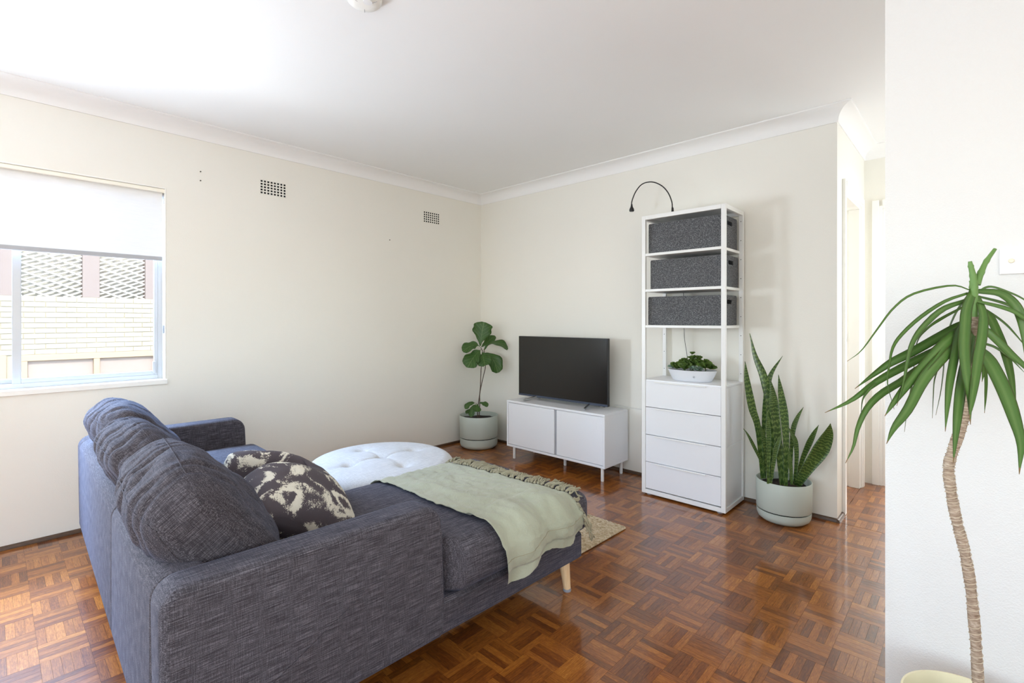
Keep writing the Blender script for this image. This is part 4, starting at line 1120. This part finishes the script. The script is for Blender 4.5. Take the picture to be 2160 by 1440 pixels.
for (x, y, z, r, n, m_, nm, ri) in (
    (-.095, -.035, .075, .055, 12, 'succ', 'rosette', 0), (-.06, .02, .088, .058, 12, 'succ', 'rosette', 0), (-.03, -.055, .075, .055, 11, 'succ', 'rosette', 0),
    (-.02, .0, .10, .055, 12, 'succ', 'rosette', 0), (.03, .01, .105, .058, 12, 'succ', 'rosette', 0), (.06, .03, .095, .05, 10, 'succ', 'rosette', 0),
    (.09, -.02, .088, .055, 12, 'succ', 'rosette', 0), (.06, -.06, .072, .034, 16, 'succ_blue', 'blue_rosette', 0), (.025, -.06, .076, .03, 12, 'succ_blue', 'blue_rosette', 0),
    (-.135, -.005, .075, .034, 16, 'succ_blue', 'blue_rosette', 0), (-.125, .02, .085, .036, 10, 'succ', 'rosette', 0), (.115, .02, .08, .04, 10, 'succ', 'rosette', 0),
    (.0, .0, .175, .022, 8, 'succ', 'sprig', 1), (.005, .01, .148, .026, 8, 'succ', 'sprig', 1), (.045, .0, .155, .022, 8, 'succ', 'sprig', 1), (-.02, .02, .145, .022, 8, 'succ', 'sprig', 1),
    (-.07, .03, .128, .022, 8, 'succ', 'sprig', 1), (.085, .02, .128, .022, 8, 'succ', 'sprig', 1), (.03, .03, .14, .024, 8, 'succ', 'sprig', 1), (-.045, -.01, .13, .022, 8, 'succ', 'sprig', 1), (.065, -.01, .125, .02, 8, 'succ', 'sprig', 1)):
    rosette((x, y, z + .006), r * 1.28, n + 3, 1, m_, nm, ri)

# ================================================================== POT PLANTS
def pot(t, r, h, split):
    MB().lathe([(0, 0), (r - .055, 0), (r - .03, .005), (r - .012, .02), (r - .005, .04), (r - .004, split - .004), (r - .010, split - .004), (r - .012, split - .006), (0, split - .006)], 64).build('saucer', M['pot'], t, smooth=40)
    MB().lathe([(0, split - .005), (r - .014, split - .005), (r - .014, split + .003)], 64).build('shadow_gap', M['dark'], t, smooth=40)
    MB().lathe([(0, split + .003), (r - .004, split + .003), (r - .002, split + .006), (r, h - .004), (r - .002, h), (r - .005, h), (r - .007, h - .004), (r - .009, h - .07), (0, h - .075)], 64).build('planter', M['pot'], t, smooth=40)
    vs = []; fs = []; NA_ = 40
    for i in range(8):
        for k in range(NA_):
            a = 2 * PI * k / NA_; rr = (r - .010) * i / 7; vs.append((rr * math.cos(a), rr * math.sin(a), h - .036 + .006 * fbm((rr * math.cos(a), rr * math.sin(a), r), 30) - .006 * (i / 7) ** 2))
    for i in range(7):
        for k in range(NA_): fs.append((i * NA_ + k, (i + 1) * NA_ + k, (i + 1) * NA_ + (k + 1) % NA_, i * NA_ + (k + 1) % NA_))
    MB().add(vs, fs).build('soil', M['soil'], t, smooth='all')

# ---- fiddle-leaf fig
FC = Vector((.262, -.272, 0)); fg_ = thing('potted_fig', 'young fiddle-leaf fig in a sage green pot in the room corner', 'plant', FC)
pot(fg_, .186, .308, .100)
FD = (FC - CAM).dot(CF)
def fp(px, py, dd=0.): return at(px, py, FD + dd) - FC
for pts, r in (([(1007.5, 884), (1008, 860), (1013, 820), (1015, 775), (1020, 748), (1014, 732)], .0040), ([(1010.5, 884), (1012, 850), (1012, 830), (1018, 800), (1024, 772), (1022, 748), (1021, 737)], .0038)):
    MB().tube(spline([fp(a, b, .02 * i % .03) for i, (a, b) in enumerate(pts)], 20), [r * (1.25 - .5 * i / 19) for i in range(20)], 8).build('stem', M['stem'], fg_, smooth=60)
def fig_leaf(pts, w_, dd, facing=(0, -1, .3), fold=.12, shape='obovate', cup=0.):
    """pts: photo trace of the midrib, w_: half width in metres, dd: depth offset of base and tip"""
    base = [fp(a, b, dd[0] + (dd[1] - dd[0]) * i / (len(pts) - 1)) for i, (a, b) in enumerate(pts)]
    n = 16; c = spline(base, n); wid = []
    for i in range(n):
        v = i / (n - 1)
        if v < .10: x = .03 + .10 * v / .10
        else:
            s = (v - .10) / .90; x = .13 + .87 * math.sin(PI / 2 * min(1, s / .70)) ** 1.25 if s < .70 else math.sqrt(max(0, 1 - ((s - .70) / .305) ** 2.3))
        wid.append(max(.0015, w_ * x * (1 + .07 * math.sin(v * 21 + w_ * 90))))
    view = (-CF * .8 + Vector(facing)).normalized()
    return leafmesh(MB(), c, wid, view, fold, 8, .0006, wave=.16).build('leaf', M['figleaf'], fg_, smooth='all')
fig_leaf([(1013, 729), (1015, 712), (1018, 694), (1021, 679)], .098, (0, .02), (0, -.2, .3), .10)
fig_leaf([(1015, 731), (1024, 725), (1034, 716), (1044, 708)], .050, (.02, .10), (0, 0, .9), .16)
fig_leaf([(1020, 738), (1030, 727), (1045, 723), (1058, 727), (1071, 737)], .055, (.02, -.02), (0, 0, 1.7), .22)
fig_leaf([(1013, 730), (1003, 727), (990, 731), (976, 741)], .058, (0, -.06), (-.2, 0, .5), .14)
fig_leaf([(1015, 736), (1006, 745), (996, 758), (986, 775)], .086, (-.02, -.10), (-.2, -.2, .5), .12)
fig_leaf([(1017, 743), (1019, 751), (1021, 761), (1023, 771)], .075, (-.02, -.14), (0, -.3, 1.2), .10)
fig_leaf([(1021, 745), (1032, 751), (1043, 763), (1050, 786)], .072, (0, -.06), (.4, -.1, .8), .28)
fig_leaf([(1005, 850), (997, 850), (989, 853), (981, 862)], .028, (0, -.05), (0, 0, .9), .2)
fig_leaf([(1005, 851), (1000, 857), (996, 866), (993, 879)], .030, (0, -.08), (0, 0, .5), .2)
fig_leaf([(1006, 851), (1006, 857), (1006, 864), (1006, 868)], .040, (0, -.09), (0, 0, .8), .12)
fig_leaf([(1010, 850), (1016, 850), (1023, 852), (1029, 857)], .026, (0, -.03), (0, 0, .9), .2)
fig_leaf([(1003, 858), (995, 863), (988, 867), (982, 871)], .020, (0, -.03), (0, 0, .9), .2)

# ---- snake plant
SC = Vector((2.902, -.176, 0)); sn = thing('snake_plant', 'tall banded snake plant in a sage green pot beside the shelving', 'plant', SC)
pot(sn, .153, .247, .070)
SD = (SC - CAM).dot(CF)
def spx(px, py, dd=0.): return at(px, py, SD + dd) - SC
def snake_leaf(pts, wpx, dd, turn=0., tipw=.0):
    n = 26; c = spline([spx(a, b, dd[0] + (dd[1] - dd[0]) * i / (len(pts) - 1)) for i, (a, b) in enumerate(pts)], n)
    W = wpx * SD / FPX / 2; wid = []
    for i in range(n):
        v = i / (n - 1); wid.append(max(.0008, W * min(1, .5 + .9 * v) * (1 if v < .48 else max(0, 1 - ((v - .48) / .52) ** 1.75))))
    hint = []
    for i in range(n):
        a = turn * (i / (n - 1) - .3); hint.append((-CF * math.cos(a) + CR * math.sin(a) + Vector((0, 0, .15))).normalized())
    return leafmesh(MB(), c, wid, hint, .16, 6, .004).build('leaf', M['snakeleaf'], sn, smooth='all')
for pts, wpx, dd, tu in (
    ([(1626, 1008), (1627, 930), (1622, 850), (1610, 795), (1592, 750), (1582, 703)], 21, (.03, .06), .5),
    ([(1609, 1009), (1599, 905), (1586, 860), (1575, 800), (1572, 762)], 18, (.04, .03), .2),
    ([(1613, 1009), (1611, 900), (1616, 840), (1625, 792), (1651, 750)], 13, (.06, .08), -.9),
    ([(1650, 1022), (1641, 930), (1632, 860), (1629, 830), (1624, 797)], 22, (-.03, -.02), .3),
    ([(1657, 1024), (1658, 940), (1654, 880), (1647, 830), (1642, 790)], 18, (-.05, -.03), -.2),
    ([(1667, 1018), (1669, 950), (1673, 905), (1682, 880), (1695, 858)], 11, (.04, .05), -.5),
    ([(1680, 1018), (1690, 975), (1704, 940), (1716, 915), (1727, 896)], 13, (.02, -.06), -.5),
    ([(1680, 1024), (1701, 990), (1726, 955), (1744, 920), (1752, 893)], 34, (-.02, -.14), -.3),
    ([(1615, 990), (1603, 967), (1590, 941), (1578, 918), (1569, 904)], 8, (.02, -.02), .8),
    ([(1621, 1016), (1617, 965), (1611, 925), (1605, 905), (1600, 889)], 11, (.01, .0), .5),
    ([(1620, 1020), (1621, 960), (1621, 920), (1620, 890), (1618, 866)], 11, (-.08, -.08), .0),
    ([(1625, 1022), (1631, 980), (1636, 950), (1643, 930), (1648, 915)], 11, (-.06, -.06), -.4),
    ([(1676, 1016), (1680, 970), (1678, 935), (1670, 915), (1661, 898)], 12, (-.02, -.02), .5),
    ([(1670, 1022), (1668, 990), (1665, 965), (1665, 945)], 10, (-.07, -.07), .0),
    ([(1652, 1018), (1650, 980), (1647, 950), (1641, 915), (1636, 890)], 12, (.05, .05), .3),
    ([(1645, 1017), (1646, 1008), (1646, 1000), (1646, 992)], 5, (-.04, -.04), .0)):
    snake_leaf(pts, wpx, dd, tu)

# ---- dracaena in front of the bright wall
DC = Vector((3.752, -1.745, 0)); dr = thing('dracaena', 'tall dracaena with twine-wrapped bare trunk before the bright wall', 'plant', DC)
MB().lathe([(0, 0), (.105, 0), (.112, .006), (.144, .186), (.150, .190), (.150, .198), (.145, .198), (.140, .176), (.12, .06), (0, .06)], 60).build('pot', M['creampot'], dr, smooth=40)
MB().lathe([(0, .148), (.05, .150), (.10, .145), (.134, .14)], 40).build('soil', M['soil'], dr, smooth='all')
DD = (DC - CAM).dot(CF)
def dp(px, py, dd=0.): return at(px, py, DD + dd) - DC
tr_ = [(2063, 1500, 0), (2063, 1440, 0), (2057, 1340, .0), (2047, 1235, .0), (2034, 1160, 0), (2017, 1095, 0), (2005, 1030, 0), (2001, 985, 0), (2010, 950, 0), (2032, 885, 0), (2048, 810, 0), (2055, 730, 0), (2054, 650, 0), (2054, 595, 0)]
tc_ = spline([dp(a, b, c) for a, b, c in tr_], 90)
tr_r = [.0116 + .0008 * math.sin(i * .9) if i < 62 else .0116 - .005 * (i - 62) / 27 for i in range(90)]
MB().tube(tc_, tr_r, 14).build('trunk', M['trunk'], dr, smooth=60)
tw = MB(); pts = []
fine = spline(tc_, 1500); tn = None
for i, p in enumerate(fine[40:1210]):
    a = i * .37; t = (fine[i + 41] - fine[i + 39]).normalized(); n = t.orthogonal().normalized() if tn is None else (tn - t * tn.dot(t)).normalized(); tn = n; b = t.cross(n)
    pts.append(p + (n * math.cos(a) + b * math.sin(a)) * .0126 + t * .003 * math.sin(i * .11))
tw.tube(pts, .0009, 4, cap=False).build('twine', M['twine'], dr)
for q in ([(2055, 612), (2053, 585), (2048, 562), (2046, 551)], [(2060, 600), (2068, 578), (2080, 552), (2099, 525)]):
    c = spline([dp(a, b) for a, b in q], 14); MB().tube(c, [.0085 - .0045 * i / 13 + (.0012 if i in (5, 9) else 0) for i in range(14)], 10).build('cut_stub', M['greenstem'], dr, smooth=60)
MB().tube(spline([dp(2054, 668), dp(2054, 640), dp(2053.5, 615), dp(2054, 592)], 16), [.0088 + .0011 * (i % 3 == 0) for i in range(16)], 12).build('crown', M['greenstem'], dr, smooth=60)
def cp(a, b): return (1740 + a / 2.769, 480 + b / 2.769)
def drac_leaf(pts, wcrop, dd, turn=0., up=.35):
    n = 22; m = len(pts) - 1
    ctr = [dp(*cp(*p), dd[0] + (dd[1] - dd[0]) * i / m) for i, p in enumerate(pts)]
    c = spline(ctr, n); W = wcrop / 2.769 * DD / FPX / 2; wid = []
    for i in range(n):
        v = i / (n - 1); wid.append(max(.0006, W * min(1, .62 + 1.6 * v) * (1 if v < .45 else max(0, 1 - ((v - .45) / .55) ** 1.9))))
    hint = (-CF * math.cos(turn) + CR * math.sin(turn) + Vector((0, 0, up))).normalized()
    return leafmesh(MB(), c, wid, hint, .22, 4, .0004).build('leaf', M['dracleaf'], dr, smooth='all')
for pts, wc, dd, tu in (
    ([(855, 368), (740, 338), (520, 385), (400, 470), (300, 600), (210, 720), (130, 780)], 13, (0, .02), .3),
    ([(835, 383), (700, 430), (560, 520), (450, 620), (395, 700), (375, 800), (365, 910), (405, 1060)], 22, (0, -.05), .4),
    ([(815, 428), (680, 480), (560, 590), (500, 690), (475, 800), (455, 920), (420, 1040)], 36, (0, -.08), .5),
    ([(808, 462), (680, 530), (600, 585), (540, 660), (520, 800), (525, 1040)], 20, (.02, .08), .6),
    ([(835, 560), (790, 570), (660, 640), (500, 730), (380, 790), (280, 860), (175, 940)], 52, (.02, .03), .2),
    ([(840, 650), (740, 680), (600, 740), (460, 810), (300, 900), (150, 1010), (0, 1080)], 46, (.02, .0), .1),
    ([(835, 590), (785, 605), (700, 670), (600, 780), (500, 890), (400, 1020), (350, 1100)], 60, (0, -.09), .2),
    ([(830, 660), (740, 700), (640, 800), (560, 905), (480, 1060), (400, 1170), (360, 1262)], 64, (-.01, -.12), .1),
    ([(835, 700), (700, 745), (560, 815), (440, 900), (320, 975), (240, 1060), (190, 1170), (165, 1280), (120, 1375)], 40, (.0, -.05), .1),
    ([(835, 392), (770, 480), (725, 580), (700, 690), (690, 830), (675, 960), (648, 1095)], 42, (.03, .09), .7),
    ([(845, 540), (785, 600), (755, 740), (725, 900), (712, 1040), (703, 1190)], 52, (0, -.10), .1),
    ([(865, 368), (825, 470), (812, 600), (808, 720), (822, 860), (842, 990), (850, 1150)], 66, (0, -.10), .0),
    ([(885, 398), (920, 500), (916, 620), (892, 760), (872, 900), (856, 1020), (845, 1110)], 54, (0, -.11), -.1),
    ([(865, 600), (830, 740), (795, 900), (775, 1050), (762, 1200), (750, 1372)], 60, (.0, -.13), .0),
    ([(890, 700), (930, 745), (985, 835), (1045, 960), (1100, 1110), (1140, 1260), (1135, 1440)], 80, (0, -.14), -.2),
    ([(900, 470), (955, 510), (1005, 610), (1045, 710), (1078, 830), (1100, 950), (1117, 1112)], 44, (.02, .04), -.6),
    ([(885, 380), (960, 345), (1060, 372), (1170, 425), (1260, 520)], 14, (0, .02), -.4),
    ([(890, 372), (1020, 385), (1105, 445), (1150, 540), (1175, 690), (1180, 860)], 48, (0, -.03), -.7),
    ([(890, 400), (1040, 440), (1120, 480), (1230, 570), (1300, 700)], 20, (.02, .03), -.5),
    ([(890, 430), (1050, 470), (1140, 512), (1260, 610), (1330, 760)], 27, (-.01, -.04), -.5),
    ([(890, 470), (945, 485), (1040, 550), (1110, 620), (1210, 740)], 14, (.03, .05), -.5),
    ([(885, 580), (940, 602), (1000, 655), (1080, 735), (1170, 815), (1270, 930)], 46, (0, -.04), -.4),
    ([(885, 670), (940, 680), (1000, 702), (1080, 760), (1180, 860)], 16, (.02, .03), -.4),
    ([(850, 640), (760, 690), (680, 780), (640, 880), (632, 990), (628, 1112)], 22, (.05, .10), .5),
    ([(880, 640), (925, 740), (940, 870), (938, 990), (932, 1082)], 18, (.05, .10), -.4),
    ([(845, 600), (700, 660), (600, 740), (520, 870), (482, 1050), (465, 1192)], 32, (.03, .09), .6),
    ([(875, 600), (920, 700), (928, 820), (918, 900)], 26, (.04, .07), -.5),
    ([(300, 905), (250, 955), (218, 1010), (212, 1112)], 16, (0, -.01), .6)):
    drac_leaf(pts, wc, dd, tu)
